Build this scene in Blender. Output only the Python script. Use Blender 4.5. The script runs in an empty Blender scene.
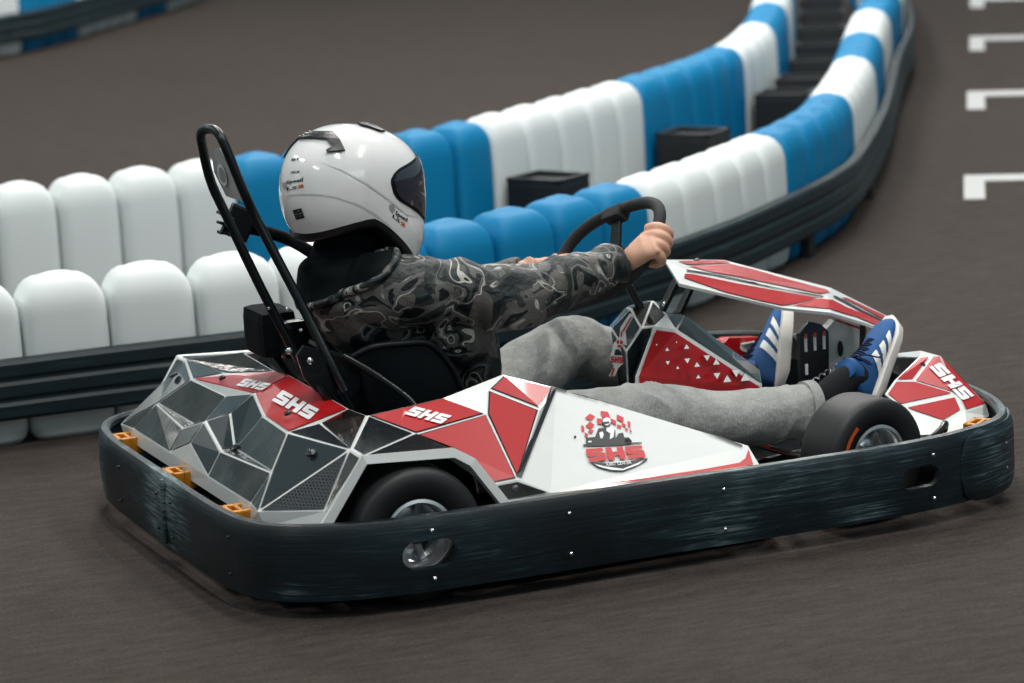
import bpy, bmesh, math, random
from mathutils import Vector, Matrix, noise
from mathutils.bvhtree import BVHTree
from mathutils.geometry import tessellate_polygon
random.seed(7)
PI = math.pi
sc = bpy.context.scene
COL = sc.collection
V = Vector

# ------------------------------------------------------------------ camera
CAM = V((-3.3344, -7.8539, 2.1236)); YAW, PIT, ROL, F = .3926, .1948, -.0524, 3300.
FW = V((math.cos(PIT)*math.sin(YAW), math.cos(PIT)*math.cos(YAW), -math.sin(PIT)))
R0 = V((math.cos(YAW), -math.sin(YAW), 0)); U0 = R0.cross(FW)
RT = R0*math.cos(ROL)+U0*math.sin(ROL); UP = U0*math.cos(ROL)-R0*math.sin(ROL)
def ray(x, y): return FW*F+RT*(x-512)-UP*(y-341.5)
def at(x, y, X=None, Y=None, Z=None):
    """point of the place seen at a pixel, at a known X, Y or Z"""
    d = ray(x, y); k, v = (0, X) if X is not None else (1, Y) if Y is not None else (2, Z)
    return CAM+d*((v-CAM[k])/d[k])
def on_plane(x, y, P, N):
    d = ray(x, y); return CAM+d*((P-CAM).dot(N)/d.dot(N))
cd = bpy.data.cameras.new('camera'); cam = bpy.data.objects.new('camera', cd); COL.objects.link(cam)
cam.matrix_world = Matrix(((RT.x, UP.x, -FW.x, CAM.x), (RT.y, UP.y, -FW.y, CAM.y), (RT.z, UP.z, -FW.z, CAM.z), (0, 0, 0, 1)))
cd.sensor_width = 36; cd.lens = F/1024*36; cd.clip_end = 200
cd.dof.use_dof = True; cd.dof.focus_distance = 8.35; cd.dof.aperture_fstop = 3.2
sc.camera = cam
sc.view_settings.view_transform = 'Standard'; sc.view_settings.look = 'None'
sc.view_settings.gamma = 1; sc.view_settings.use_curve_mapping = False; sc.view_settings.exposure = 0

# ------------------------------------------------------------------ materials
def lin(c):
    return tuple((v/255/12.92 if v/255 <= .04045 else ((v/255+.055)/1.055)**2.4) for v in c)+(1,)
class NT:
    def __init__(s, name):
        s.m = bpy.data.materials.new(name); s.m.use_nodes = True; s.t = s.m.node_tree
        s.b = s.t.nodes['Principled BSDF']
    def n(s, kind, **kw):
        o = s.t.nodes.new('ShaderNode'+kind)
        for k, v in kw.items():
            if hasattr(o, k) and k not in o.inputs: setattr(o, k, v)
            else: o.inputs[k.replace('_', ' ')].default_value = v
        return o
    def l(s, a, b): s.t.links.new(a, b)
    def coord(s, scale=(1, 1, 1), kind='Object'):
        c = s.n('TexCoord'); m = s.n('Mapping'); m.inputs['Scale'].default_value = scale
        s.l(c.outputs[kind], m.inputs[0]); return m.outputs[0]
    def noise(s, vec, scale, detail=4, rough=.55, dist=0):
        o = s.n('TexNoise'); o.inputs['Scale'].default_value = scale; o.inputs['Detail'].default_value = detail
        o.inputs['Roughness'].default_value = rough; o.inputs['Distortion'].default_value = dist
        if vec: s.l(vec, o.inputs['Vector'])
        return o.outputs['Fac']
    def ramp(s, fac, stops, interp='LINEAR'):
        o = s.n('ValToRGB'); e = o.color_ramp; e.interpolation = interp
        while len(e.elements) < len(stops): e.elements.new(.5)
        for el, (p, c) in zip(e.elements, stops): el.position = p; el.color = c if len(c) == 4 else lin(c)
        s.l(fac, o.inputs[0]); return o.outputs[0]
    def mix(s, fac, a, b, mode='MIX'):
        o = s.n('Mix', data_type='RGBA', blend_type=mode)
        for i, v in ((0, fac), (6, a), (7, b)):
            if isinstance(v, bpy.types.NodeSocket): s.l(v, o.inputs[i])
            else: o.inputs[i].default_value = v
        return o.outputs[2]
    def bump(s, h, strength=.3, dist=.01):
        o = s.n('Bump'); o.inputs['Strength'].default_value = strength; o.inputs['Distance'].default_value = dist
        s.l(h, o.inputs['Height']); s.l(o.outputs[0], s.b.inputs['Normal'])
    def set(s, **k):
        for a, v in k.items(): s.b.inputs[a.replace('_', ' ')].default_value = v
        return s
def simple(name, rgb, rough=.5, metal=0, coat=0, var=.0, vs=20, bump=0, bs=60):
    n = NT(name); c = lin(rgb); n.set(Base_Color=c, Roughness=rough, Metallic=metal, Coat_Weight=coat)
    co = n.coord()
    f = n.noise(co, vs)
    v = max(var, .04)
    n.l(n.mix(f, tuple(x*(1-v) for x in c[:3])+(1,), tuple(min(1, x*(1+v)) for x in c[:3])+(1,)), n.b.inputs['Base Color'])
    if bump: n.bump(n.noise(co, bs), bump, .004)
    return n.m
M = {}
M['white'] = simple('white_plastic', (217, 219, 217), .3, coat=.35)
M['red'] = simple('red_vinyl', (170, 18, 24), .32, coat=.2, var=.08, vs=4)
M['black_vinyl'] = simple('charcoal_vinyl', (19, 26, 29), .24, coat=.6, var=.15, vs=6)
M['black'] = simple('black_metal', (5, 11, 14), .34, coat=.15)
M['matte'] = simple('matte_black', (4, 11, 14), .8, bump=.2, bs=200)
M['seat'] = simple('seat_plastic', (5, 13, 17), .5, var=.2)
M['yellow'] = simple('yellow_plastic', (192, 122, 18), .45, var=.25, vs=30)
M['steel'] = simple('steel', (190, 192, 196), .25, 1)
for k_, v_ in (('matte', .12), ('seat', .3), ('black', .35)): M[k_].node_tree.nodes['Principled BSDF'].inputs['Specular IOR Level'].default_value = v_
M['chrome'] = simple('chrome', (225, 226, 228), .28, .85)
M['dark_steel'] = simple('dark_steel', (70, 72, 76), .35, .9)
M['rubber'] = simple('tyre_rubber', (27, 28, 30), .55, var=.3, vs=9, bump=.1, bs=90)
M['grip'] = simple('wheel_foam', (32, 33, 35), .75, bump=.3, bs=400)
M['skin'] = None
M['helmet'] = simple('helmet_white', (232, 231, 230), .14, coat=1)
M['trim_black'] = simple('helmet_trim', (16, 17, 19), .35)
M['liner'] = simple('helmet_liner', (9, 11, 13), .9)
M['ink'] = simple('ink', (26, 30, 34), .4)
M['print_red'] = simple('print_red', (196, 34, 40), .4)
M['print_white'] = simple('print_white', (228, 228, 228), .4)
M['print_grey'] = simple('print_grey', (150, 150, 152), .4)
M['print_orange'] = simple('print_orange', (205, 84, 40), .45)
M['sock'] = simple('sock_black', (14, 16, 19), .95, bump=.5, bs=500)
M['shoe_blue'] = simple('shoe_blue', (4, 76, 134), .75, var=.2, bump=.5, bs=500)
M['shoe_white'] = simple('shoe_white', (226, 226, 224), .5)
M['shoe_sole'] = simple('shoe_sole', (216, 212, 206), .6, var=.1)
M['lace'] = simple('lace_navy', (10, 24, 60), .9)
M['block_white'] = simple('block_white', (218, 223, 222), .55, var=.05, vs=3)
M['block_blue'] = simple('block_blue', (0, 118, 166), .55, var=.06, vs=3)
for k_ in ('block_white', 'block_blue'): M[k_].node_tree.nodes['Principled BSDF'].inputs['Specular IOR Level'].default_value = .25
M['spacer'] = simple('spacer_plastic', (24, 28, 31), .55, var=.2)
M['mark'] = simple('road_paint', (176, 177, 176), .7, var=.12, vs=14)
def m_skin():
    n = NT('skin'); c = n.coord()
    n.l(n.ramp(n.noise(c, 14), [(.3, (196, 146, 122)), (.7, (214, 168, 142))]), n.b.inputs['Base Color'])
    n.set(Roughness=.5, Subsurface_Weight=.12, Subsurface_Scale=.02); n.bump(n.noise(c, 160), .15, .002); return n.m
M['skin'] = m_skin()
def m_floor():
    n = NT('asphalt'); c = n.coord()
    big = n.noise(c, .7, 5, .6); mid = n.noise(n.coord((.6, 2.2, 1)), 13, 6, .8); fine = n.noise(c, 110, 3, .7)
    a = n.ramp(big, [(.3, (40, 35, 33)), (.72, (55, 48, 44))])
    b = n.mix(.6, a, n.ramp(mid, [(.33, (16, 14, 14)), (.68, (76, 67, 62))]))
    d = n.mix(.25, b, n.ramp(fine, [(.32, (12, 11, 11)), (.7, (96, 86, 80))]))
    n.l(d, n.b.inputs['Base Color']); n.set(Roughness=.85, Specular_IOR_Level=.15)
    n.bump(fine, .5, .004); return n.m
M['floor'] = m_floor()
def m_bumper():
    n = NT('bumper_plastic')
    s1 = n.noise(n.coord((2.2, 2.2, 60)), 3, 8, .75, .4); s2 = n.noise(n.coord((1, 1, 1)), 2.5, 3)
    f = n.n('Math', operation='MULTIPLY'); n.l(s1, f.inputs[0]); n.l(s2, f.inputs[1])
    n.l(n.ramp(f.outputs[0], [(.16, (5, 14, 19)), (.25, (10, 26, 33)), (.30, (30, 50, 56)), (.355, (84, 100, 104)), (.43, (130, 140, 140))]), n.b.inputs['Base Color'])
    n.set(Roughness=.42); n.bump(s1, .25, .004); return n.m
M['bumper'] = m_bumper()
def m_belt():
    n = NT('barrier_belt_rubber')
    s1 = n.noise(n.coord((1.5, 1.5, 30)), 2.5, 5, .7)
    n.l(n.ramp(s1, [(.35, (6, 21, 27)), (.6, (13, 35, 42)), (.8, (52, 74, 78))]), n.b.inputs['Base Color'])
    n.set(Roughness=.5); return n.m
M['belt'] = m_belt()
def m_foil():
    n = NT('smoked_foil'); c = n.coord()
    f = n.noise(c, 9, 3)
    n.l(n.ramp(f, [(.3, (62, 54, 49)), (.7, (122, 108, 99))]), n.b.inputs['Base Color'])
    n.set(Metallic=.9, Roughness=.13, Coat_Weight=.6, Coat_Roughness=.04)
    n.bump(n.noise(c, 17, 2, .5, .9), .20, .010); return n.m
M['foil'] = m_foil()
def m_redfoil():
    n = NT('red_foil'); c = n.coord()
    n.l(n.ramp(n.noise(c, 9, 3), [(.3, (186, 60, 52)), (.7, (206, 92, 78))]), n.b.inputs['Base Color'])
    n.set(Metallic=.55, Roughness=.16, Coat_Weight=.6); n.bump(n.noise(c, 20, 3), .12, .006); return n.m
M['redfoil'] = m_redfoil()
def m_mesh():
    n = NT('honeycomb_mesh'); c = n.coord((1, 1, 1))
    v = n.n('TexVoronoi', feature='DISTANCE_TO_EDGE'); v.inputs['Scale'].default_value = 150; v.inputs['Randomness'].default_value = .12
    n.l(c, v.inputs['Vector'])
    n.l(n.ramp(v.outputs[0], [(.06, (84, 86, 90)), (.16, (14, 16, 19))]), n.b.inputs['Base Color'])
    n.set(Roughness=.35, Metallic=.4, Coat_Weight=.3); n.bump(v.outputs[0], -.5, .004); return n.m
M['mesh'] = m_mesh()
def m_camo():
    n = NT('camouflage_shell'); c = n.coord((1, 1, 1.15))
    a = n.noise(c, 9, 1.5, .5, 1.3)
    base = n.ramp(a, [(0, (12, 26, 30)), (.42, (46, 51, 50)), (.5, (92, 91, 88)), (.555, (10, 21, 25)), (.62, (58, 62, 60)), (.66, (176, 172, 164)), (.69, (20, 32, 36))], 'CONSTANT')
    b = n.noise(n.coord((1.2, 1, 1)), 7, 1, .5, 1.2)
    patch = n.ramp(b, [(0, (0, 0, 0)), (.585, (255, 255, 255))], 'CONSTANT')
    col = n.mix(patch, base, lin((84, 81, 78)))
    edge = n.ramp(a, [(0, (0, 0, 0)), (.478, (0, 0, 0)), (.493, (240, 240, 240)), (.512, (0, 0, 0)), (1, (0, 0, 0))])
    keep = n.ramp(n.noise(c, 9, 1), [(.48, (0, 0, 0)), (.54, (255, 255, 255))])
    f = n.mix(1, edge, keep, 'MULTIPLY')
    n.l(n.mix(f, col, lin((200, 200, 194))), n.b.inputs['Base Color'])
    n.set(Roughness=.5, Coat_Weight=.0, Specular_IOR_Level=.3); n.bump(n.noise(c, 14, 5, .65), .5, .025); return n.m
M['camo'] = m_camo()
def m_denim():
    n = NT('grey_denim'); c = n.coord()
    w = n.noise(c, 8, 6, .7)
    a = n.ramp(w, [(.3, (122, 123, 121)), (.7, (170, 171, 167))])
    t = n.noise(n.coord((400, 400, 60)), 1, 2)
    n.l(n.mix(.22, a, n.ramp(t, [(.35, (70, 70, 70)), (.65, (200, 200, 196))])), n.b.inputs['Base Color'])
    n.set(Roughness=.85, Sheen_Weight=.2); n.bump(n.noise(c, 22, 5, .65), .35, .02); return n.m
M['denim'] = m_denim()
def m_visor():
    n = NT('smoked_visor'); c = n.coord()
    n.l(n.ramp(n.noise(c, 5), [(.35, (52, 50, 66)), (.65, (72, 72, 82))]), n.b.inputs['Base Color'])
    n.set(Roughness=.08, Coat_Weight=1, Metallic=.3); return n.m
M['visor'] = m_visor()

# ------------------------------------------------------------------ object helpers
def obj(name, bm_or_me, mats, parent=None, smooth=False, label=None, angle=None):
    if isinstance(bm_or_me, bmesh.types.BMesh):
        me = bpy.data.meshes.new(name); bm_or_me.to_mesh(me); bm_or_me.free()
    else: me = bm_or_me
    if not isinstance(mats, (list, tuple)): mats = [mats]
    for m in mats: me.materials.append(m if not isinstance(m, str) else M[m])
    if smooth:
        for p in me.polygons: p.use_smooth = True
        if angle:
            me.update(); bm = bmesh.new(); bm.from_mesh(me)
            for e in bm.edges:
                if len(e.link_faces) == 2 and e.calc_face_angle(0) > math.radians(angle): e.smooth = False
            bm.to_mesh(me); bm.free()
    o = bpy.data.objects.new(name, me); COL.objects.link(o)
    if parent: o.parent = parent
    if label: o['label'] = label
    return o
def tag(o, label, cat, group=None):
    o['label'] = label; o['category'] = cat
    if group: o['group'] = group
    return o
def thing(name, label, cat, loc=(0, 0, 0), group=None):
    o = bpy.data.objects.new(name, None); COL.objects.link(o); o.location = loc; o.empty_display_size = .1
    return tag(o, label, cat, group)
def mats_done(o): return o

def frame(d, up=V((0, 0, 1))):
    d = d.normalized(); x = up.cross(d)
    if x.length < 1e-4: x = V((1, 0, 0)).cross(d)
    x.normalize(); return x, d.cross(x)
def add_loft(bm, secs, n=16, cap=True, up=V((0, 0, 1)), mi=0, closed=False):
    """secs: (centre, rx, ry[, xdir]) ellipses across a path"""
    rings = []
    for i, s in enumerate(secs):
        c, rx, ry = V(s[0]), s[1], s[2]
        if closed: d = V(secs[(i+1) % len(secs)][0])-V(secs[i-1][0])
        else: d = V(secs[min(i+1, len(secs)-1)][0])-V(secs[max(i-1, 0)][0])
        x, y = frame(d, V(s[3]) if len(s) > 3 else up)
        rings.append([bm.verts.new(c+x*rx*math.cos(2*PI*k/n)+y*ry*math.sin(2*PI*k/n)) for k in range(n)])
    m = len(rings)
    for i in range(m if closed else m-1):
        a, b = rings[i], rings[(i+1) % m]
        for k in range(n):
            f = bm.faces.new((a[k], a[(k+1) % n], b[(k+1) % n], b[k])); f.material_index = mi
    if cap and not closed:
        f = bm.faces.new(list(reversed(rings[0]))); f.material_index = mi
        f = bm.faces.new(rings[-1]); f.material_index = mi
    return rings
def catmull(pts, n=6, closed=False):
    P = [V(p) for p in pts]; out = []; m = len(P)
    for i in range(m if closed else m-1):
        p1, p2 = P[i], P[(i+1) % m]
        p0 = P[i-1] if (closed or i > 0) else p1*2-p2
        p3 = P[(i+2) % m] if (closed or i+2 < m) else p2*2-p1
        for k in range(n):
            t = k/n
            out.append(.5*((2*p1)+(p2-p0)*t+(2*p0-5*p1+4*p2-p3)*t*t+(3*p1-p0-3*p2+p3)*t**3))
    if not closed: out.append(P[-1])
    return out
def add_tube(bm, pts, r, n=10, cap=True, mi=0, closed=False, up=V((0, 0, 1))):
    return add_loft(bm, [(p, r, r) for p in pts], n, cap, up, mi, closed)
def tube(name, pts, r, mat, parent, smooth_n=0, n=10, closed=False, label=None):
    bm = bmesh.new()
    if smooth_n: pts = catmull(pts, smooth_n, closed)
    add_tube(bm, pts, r, n, closed=closed)
    return obj(name, bm, mat, parent, True, label, 50)
def add_box(bm, c, s, rot=None, bevel=0, mi=0):
    r = bmesh.ops.create_cube(bm, size=1)
    vs = r['verts']
    for v in vs: v.co = V((v.co.x*s[0], v.co.y*s[1], v.co.z*s[2]))
    fs = list({f for v in vs for f in v.link_faces})
    for f in fs: f.material_index = mi
    if bevel:
        es = list({e for v in vs for e in v.link_edges})
        rr = bmesh.ops.bevel(bm, geom=es, offset=bevel, segments=2, profile=.7, affect='EDGES')
        vs = list({v for f in rr['faces'] for v in f.verts} | {v for v in vs if v.is_valid})
        seen = set(vs); stack = list(vs)
        while stack:
            v = stack.pop()
            for e in v.link_edges:
                w = e.other_vert(v)
                if w not in seen: seen.add(w); stack.append(w)
        vs = list(seen)
        for f in {f for v in vs for f in v.link_faces}: f.material_index = mi
    mt = Matrix.Translation(V(c)) @ (rot.to_4x4() if rot else Matrix())
    for v in vs: v.co = mt @ v.co
    return vs
def box(name, c, s, mat, parent, rot=None, bevel=.004, label=None):
    bm = bmesh.new(); add_box(bm, c, s, rot, bevel); return obj(name, bm, mat, parent, label=label)
def add_prism(bm, poly, nrm, th, mi=0, mi_side=None):
    """poly: 3-D points; extruded by th along -nrm"""
    nrm = V(nrm).normalized(); a = [bm.verts.new(V(p)) for p in poly]; b = [bm.verts.new(V(p)-nrm*th) for p in poly]
    k = len(a); ms = mi if mi_side is None else mi_side
    fs = [bm.faces.new(a), bm.faces.new(list(reversed(b)))]
    fs[0].material_index = mi; fs[1].material_index = ms
    for i in range(k):
        f = bm.faces.new((a[i], b[i], b[(i+1) % k], a[(i+1) % k])); f.material_index = ms; fs.append(f)
    bmesh.ops.recalc_face_normals(bm, faces=fs)
    return fs
def rotz(a): return Matrix.Rotation(a, 3, 'Z')
def rot_to(d, up=V((0, 0, 1))):
    """matrix whose columns are x=across, y=up-ish, z=d"""
    x, y = frame(V(d), V(up)); d = V(d).normalized()
    return Matrix(((x.x, y.x, d.x), (x.y, y.y, d.y), (x.z, y.z, d.z)))
def remeshed(bm, voxel, smooth=2, name='tmp', wrinkle=None):
    me = bpy.data.meshes.new(name); bm.to_mesh(me); bm.free()
    o = bpy.data.objects.new(name, me); COL.objects.link(o)
    r = o.modifiers.new('r', 'REMESH'); r.mode = 'VOXEL'; r.voxel_size = voxel
    if smooth:
        s = o.modifiers.new('s', 'SMOOTH'); s.iterations = smooth; s.factor = .6
    dg = bpy.context.evaluated_depsgraph_get(); dg.update()
    res = bpy.data.meshes.new_from_object(o.evaluated_get(dg), depsgraph=dg)
    bpy.data.objects.remove(o); bpy.data.meshes.remove(me)
    if wrinkle:
        co = [(v.co.copy(), v.normal.copy()) for v in res.vertices]
        for v, (c, n) in zip(res.vertices, co): v.co = c+n*wrinkle(c, n)
    res.update()
    return res
def merge_into(target, bm, mats):
    """surface pattern goes into the mesh of the part that carries it"""
    me = target.data; base = len(me.materials)
    for m in mats: me.materials.append(M[m])
    for f in bm.faces: f.material_index += base
    tmp = bpy.data.meshes.new('pattern'); bm.to_mesh(tmp); bm.free()
    b = bmesh.new(); b.from_mesh(me); b.from_mesh(tmp); b.to_mesh(me); b.free(); bpy.data.meshes.remove(tmp)
def bvh_of(o):
    me = o.data; return BVHTree.FromPolygons([o.matrix_basis @ v.co for v in me.vertices], [tuple(p.vertices) for p in me.polygons])

# ---- flat polygon art (2-D polys): letters in a wide slanted block face
def glyph_S():
    c = .07
    return [[(0, 0), (1-c, 0), (1, c), (1, .63-c), (1-c, .63), (.34, .63), (.34, .73), (.97, .73), (.97, 1), (c, 1), (0, 1-c), (0, .37+c), (c, .37), (.66, .37), (.66, .27), (0, .27)]]
def glyph_H():
    t = .35
    return [[(0, 0), (t, 0), (t, .36), (1-t, .36), (1-t, 0), (1, 0), (1, 1), (1-t, 1), (1-t, .64), (t, .64), (t, 1), (0, 1)]]
def word_SHS(slant=.0, gap=.14):
    out = []
    w = (3+2*gap)
    for i, g in enumerate((glyph_S(), glyph_H(), glyph_S())):
        for p in g: out.append([((x+i*(1+gap))/w+slant*(y-.5), y) for x, y in p])
    return out
def text_polys(s, bold=0):
    """2-D polygons (triangles) of a text set in the built-in font, scaled into the unit box"""
    cu = bpy.data.curves.new('t', 'FONT'); cu.body = s; cu.offset = bold; cu.resolution_u = 2
    o = bpy.data.objects.new('t', cu); COL.objects.link(o)
    dg = bpy.context.evaluated_depsgraph_get(); dg.update()
    me = bpy.data.meshes.new_from_object(o.evaluated_get(dg), depsgraph=dg)
    vs = [v.co.copy() for v in me.vertices]; ps = [tuple(p.vertices) for p in me.polygons]
    bpy.data.objects.remove(o); bpy.data.curves.remove(cu); bpy.data.meshes.remove(me)
    x0, x1 = min(v.x for v in vs), max(v.x for v in vs); y0, y1 = min(v.y for v in vs), max(v.y for v in vs)
    return [[((vs[i].x-x0)/(x1-x0), (vs[i].y-y0)/(y1-y0)) for i in p] for p in ps]
def quadmap(q):
    """unit square -> quad with corners q00, q10, q11, q01"""
    a, b, c, d = [V(p) for p in q]
    return lambda u, v: a*(1-u)*(1-v)+b*u*(1-v)+c*u*v+d*(1-u)*v
def add_art(bm, polys, fn, mi=0):
    """polys in 2-D, fn maps (u,v) to a 3-D point"""
    for p in polys:
        tri = tessellate_polygon([[V((x, y, 0)) for x, y in p]]) if len(p) > 4 else [tuple(range(len(p)))]
        vs = [bm.verts.new(fn(x, y)) for x, y in p]
        for t in tri:
            try: f = bm.faces.new([vs[i] for i in t]); f.material_index = mi
            except ValueError: pass

def inset_poly(P, n, m):
    """shrink a convex-ish planar polygon by m"""
    k = len(P); out = []
    for i in range(k):
        p, a, b = P[i], P[i-1], P[(i+1) % k]
        e1 = (p-a).normalized(); e2 = (b-p).normalized()
        n1 = n.cross(e1).normalized(); n2 = n.cross(e2).normalized()
        den = 1+n1.dot(n2)
        out.append(p+(n1+n2)*(m/max(den, .35)))
    return out
def flatten(K, base, others):
    """shift points along their line of sight into the plane of three others"""
    P, n = tri_plane(*[K[k] for k in base])
    for k in others:
        d = V(K[k])-CAM; q = CAM+d*((P-CAM).dot(n)/d.dot(n)); m = q-V(K[k]); K[k] = tuple(V(K[k])+m*min(1, .035/max(m.length, 1e-6)))
def facets(name, keys, faces, parent, inside, th=.004, mats=None, label=None, both=False, outline=0):
    """a faceted plastic shell: faces = (vertex keys, colour or None, white margin); a coloured sticker sits on each face.
    both: mirrored copy across Y=0 is added too"""
    mats = mats or ['white', 'red', 'black_vinyl', 'foil', 'mesh', 'redfoil', 'print_white']
    bm = bmesh.new()
    def run(sgn):
        K = {k: V((p[0], p[1]*sgn, p[2])) for k, p in keys.items()}; vv = {}
        ins = V((inside[0], inside[1]*sgn, inside[2]))
        base = []; st = []
        for fk, colr, mg in faces:
            P = [K[k] for k in fk]
            if sgn < 0 and all(abs(p.y) < 1e-5 for p in P): continue
            n = V((0, 0, 0))
            for i in range(len(P)): n += P[i].cross(P[(i+1) % len(P)])
            n.normalize(); cen = sum(P, V((0, 0, 0)))/len(P)
            if n.dot(cen-ins) < 0: P.reverse(); n = -n; fk = list(reversed(fk))
            vs = []
            for k in fk:
                if k not in vv: vv[k] = bm.verts.new(K[k])
                vs.append(vv[k])
            P = [K[k] for k in fk]
            for q in range(1, len(vs)-1):
                try: base.append(bm.faces.new((vs[0], vs[q], vs[q+1])))
                except ValueError: continue
            if colr: st.append((P, n, mats.index(colr), mg))
        return base, st
    base, st = run(1)
    if both: b2, s2 = run(-1); base += b2; st += s2
    bmesh.ops.remove_doubles(bm, verts=bm.verts[:], dist=1e-5)
    g = [f for f in bm.faces]
    bmesh.ops.solidify(bm, geom=g, thickness=th)
    if outline: st = [(P, n, mats.index('black_vinyl'), mg-outline, .0016) for P, n, mi, mg in st if mats[mi] == 'red' and mg > outline+.001]+[t+(.0028,) for t in st]
    else: st = [t+(.0026,) for t in st]
    for P, n, mi, mg, of_ in st:
        q = inset_poly(P, n, mg); c = sum(q, V((0, 0, 0)))/len(q)
        up = [bm.verts.new(p+n*of_) for p in q]
        for k in range(1, len(up)-1):
            f = bm.faces.new((up[0], up[k], up[k+1])); f.material_index = mi
    return obj(name, bm, mats, parent, label=label)
def decal(name, polys_by_mat, parent, mats, label=None):
    bm = bmesh.new()
    for mi, (polys, fn) in enumerate(polys_by_mat): add_art(bm, polys, fn, mi)
    return obj(name, bm, mats, parent, label=label)

def drop_art(bm, polys, fn, bvh, centre, off=.003, mi=0, maxl=7, levels=4):
    """2-D polygons, fn maps them to photo pixels; each is laid on the surface, finely divided so that it bends with it"""
    for p in polys:
        b = bmesh.new(); vs = [b.verts.new((*fn(x, y), 0)) for x, y in p]
        if len(vs) > 3:
            for t in tessellate_polygon([[v.co.copy() for v in vs]]):
                try: b.faces.new([vs[i] for i in t])
                except ValueError: pass
        else: b.faces.new(vs)
        for _ in range(levels):
            es = [e for e in b.edges if e.calc_length() > maxl]
            if not es: break
            bmesh.ops.subdivide_edges(b, edges=es, cuts=1); bmesh.ops.triangulate(b, faces=b.faces[:])
        mp = {}
        for v in b.verts:
            d = ray(v.co.x, v.co.y).normalized(); h, n, i, _ = bvh.ray_cast(CAM, d)
            if h is None:
                mp[v] = None; continue
            if n.dot(d) > 0: n = -n
            mp[v] = h+n*off
        nv = {}
        for f in b.faces:
            if any(mp[v] is None for v in f.verts): continue
            w = []
            for v in f.verts:
                if v not in nv: nv[v] = bm.verts.new(mp[v])
                w.append(nv[v])
            bm.faces.new(w).material_index = mi
        b.free()
def tri_plane(a, b, c):
    a, b, c = V(a), V(b), V(c); n = (b-a).cross(c-a).normalized(); return a, n
def quad2(q):
    f = quadmap([(x, y, 0) for x, y in q]); return lambda u, v: (f(u, v).x, f(u, v).y)
def shs_on(o, q, gap=.14, off=.0036):
    bm = bmesh.new(); drop_art(bm, word_SHS(0, gap), quad2(q), bvh_of(o), V((0, 0, 0)), off, 0, 8)
    return obj('lettering', bm, 'print_white', o)

# ------------------------------------------------------------------ setting
bm = bmesh.new()
bmesh.ops.create_grid(bm, x_segments=2, y_segments=2, size=40)
for v in bm.verts: v.co += V((4, 14, 0))
fl = obj('floor', bm, 'floor'); fl['kind'] = 'structure'

def painted_mark(sq, bar, label):
    """parking bay mark: a square end and a long bar, painted on the floor"""
    bm = bmesh.new()
    for quad in (sq, bar):
        P = [V((p[0], p[1], .004)) for p in quad]
        add_prism(bm, P, V((0, 0, 1)), .003)
    return tag(obj('floor_marking', bm, 'mark'), label, 'floor marking', 'white bay marks on the track floor')
_words = ['lowest white bay mark painted on the asphalt beside the track edge, largest of the column',
          'second white bay mark from the bottom of the column on the asphalt',
          'third white bay mark from the bottom, on the asphalt near the top edge',
          'topmost white bay mark on the asphalt, cut by the upper edge of the photo']
for (xs, yt, yb, wq, tb), lb in zip([(964, 176, 200, 20, 6), (967, 92, 110, 17, 5), (969.5, 37, 51, 14, 4), (970, -3, 8, 13, 4)], _words):
    g = lambda x, y: at(x, y, Z=0)
    a, b = g(xs, yt), g(xs+70, yt-1.5)
    dx = (b-a).normalized(); side = (g(xs, yb)-a)
    # square end built on the ground from its own two directions
    w = (g(xs+wq, yt)-a).length
    sq = [a, a+side, a+side+dx*w, a+dx*w]
    s2 = (g(xs, yt+tb)-a)
    bar = [a+dx*w, a+dx*w+s2, a+dx*4+s2, a+dx*4]
    painted_mark([(p.x, p.y) for p in sq], [(p.x, p.y) for p in bar], lb)

# ---- barrier of plastic blocks
def block_mesh():
    bm = bmesh.new(); H = .48; hw, hd = .1305, .108
    prof = [(0, .86, 0), (.02, .96, 0), (.05, 1, 0), (.12, 1, 0), (.3, 1, 0), (.375, .985, 0)]
    for k in range(1, 7):
        a = k/6*PI/2; prof.append((.375+.105*math.sin(a), .985-.50*(1-math.cos(a)), 0))
    rings = []; N = 40
    for z, s, _ in prof:
        r = []
        for k in range(N):
            t = 2*PI*k/N; c, si = math.cos(t), math.sin(t); e = 2/5.2
            x = math.copysign(abs(c)**e, c); y = math.copysign(abs(si)**e, si)
            dx = hw-(1-s)*.14; dy = hd-(1-s)*.14
            r.append(bm.verts.new((x*dx, y*dy, z)))
        rings.append(r)
    for a, b in zip(rings, rings[1:]):
        for k in range(N): bm.faces.new((a[k], a[(k+1) % N], b[(k+1) % N], b[k]))
    bm.faces.new(list(reversed(rings[0])))
    # domed top
    prev = rings[-1]
    for s in (.8, .5, .2):
        r = [bm.verts.new(V((v.co.x*s, v.co.y*s, H+.012*(1-s*s)))) for v in rings[-1]]
        for k in range(N): bm.faces.new((prev[k], prev[(k+1) % N], r[(k+1) % N], r[k]))
        prev = r
    bm.faces.new(prev)
    # the joining lug on one side
    add_box(bm, (.1285, 0, .2), (.007, .10, .33), bevel=.002)
    me = bpy.data.meshes.new('barrier_block'); bm.to_mesh(me); bm.free()
    for p in me.polygons: p.use_smooth = True
    return me
BM = {}
for c in ('white', 'blue'):
    BM[c] = block_mesh(); BM[c].materials.append(M['block_'+c])
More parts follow.
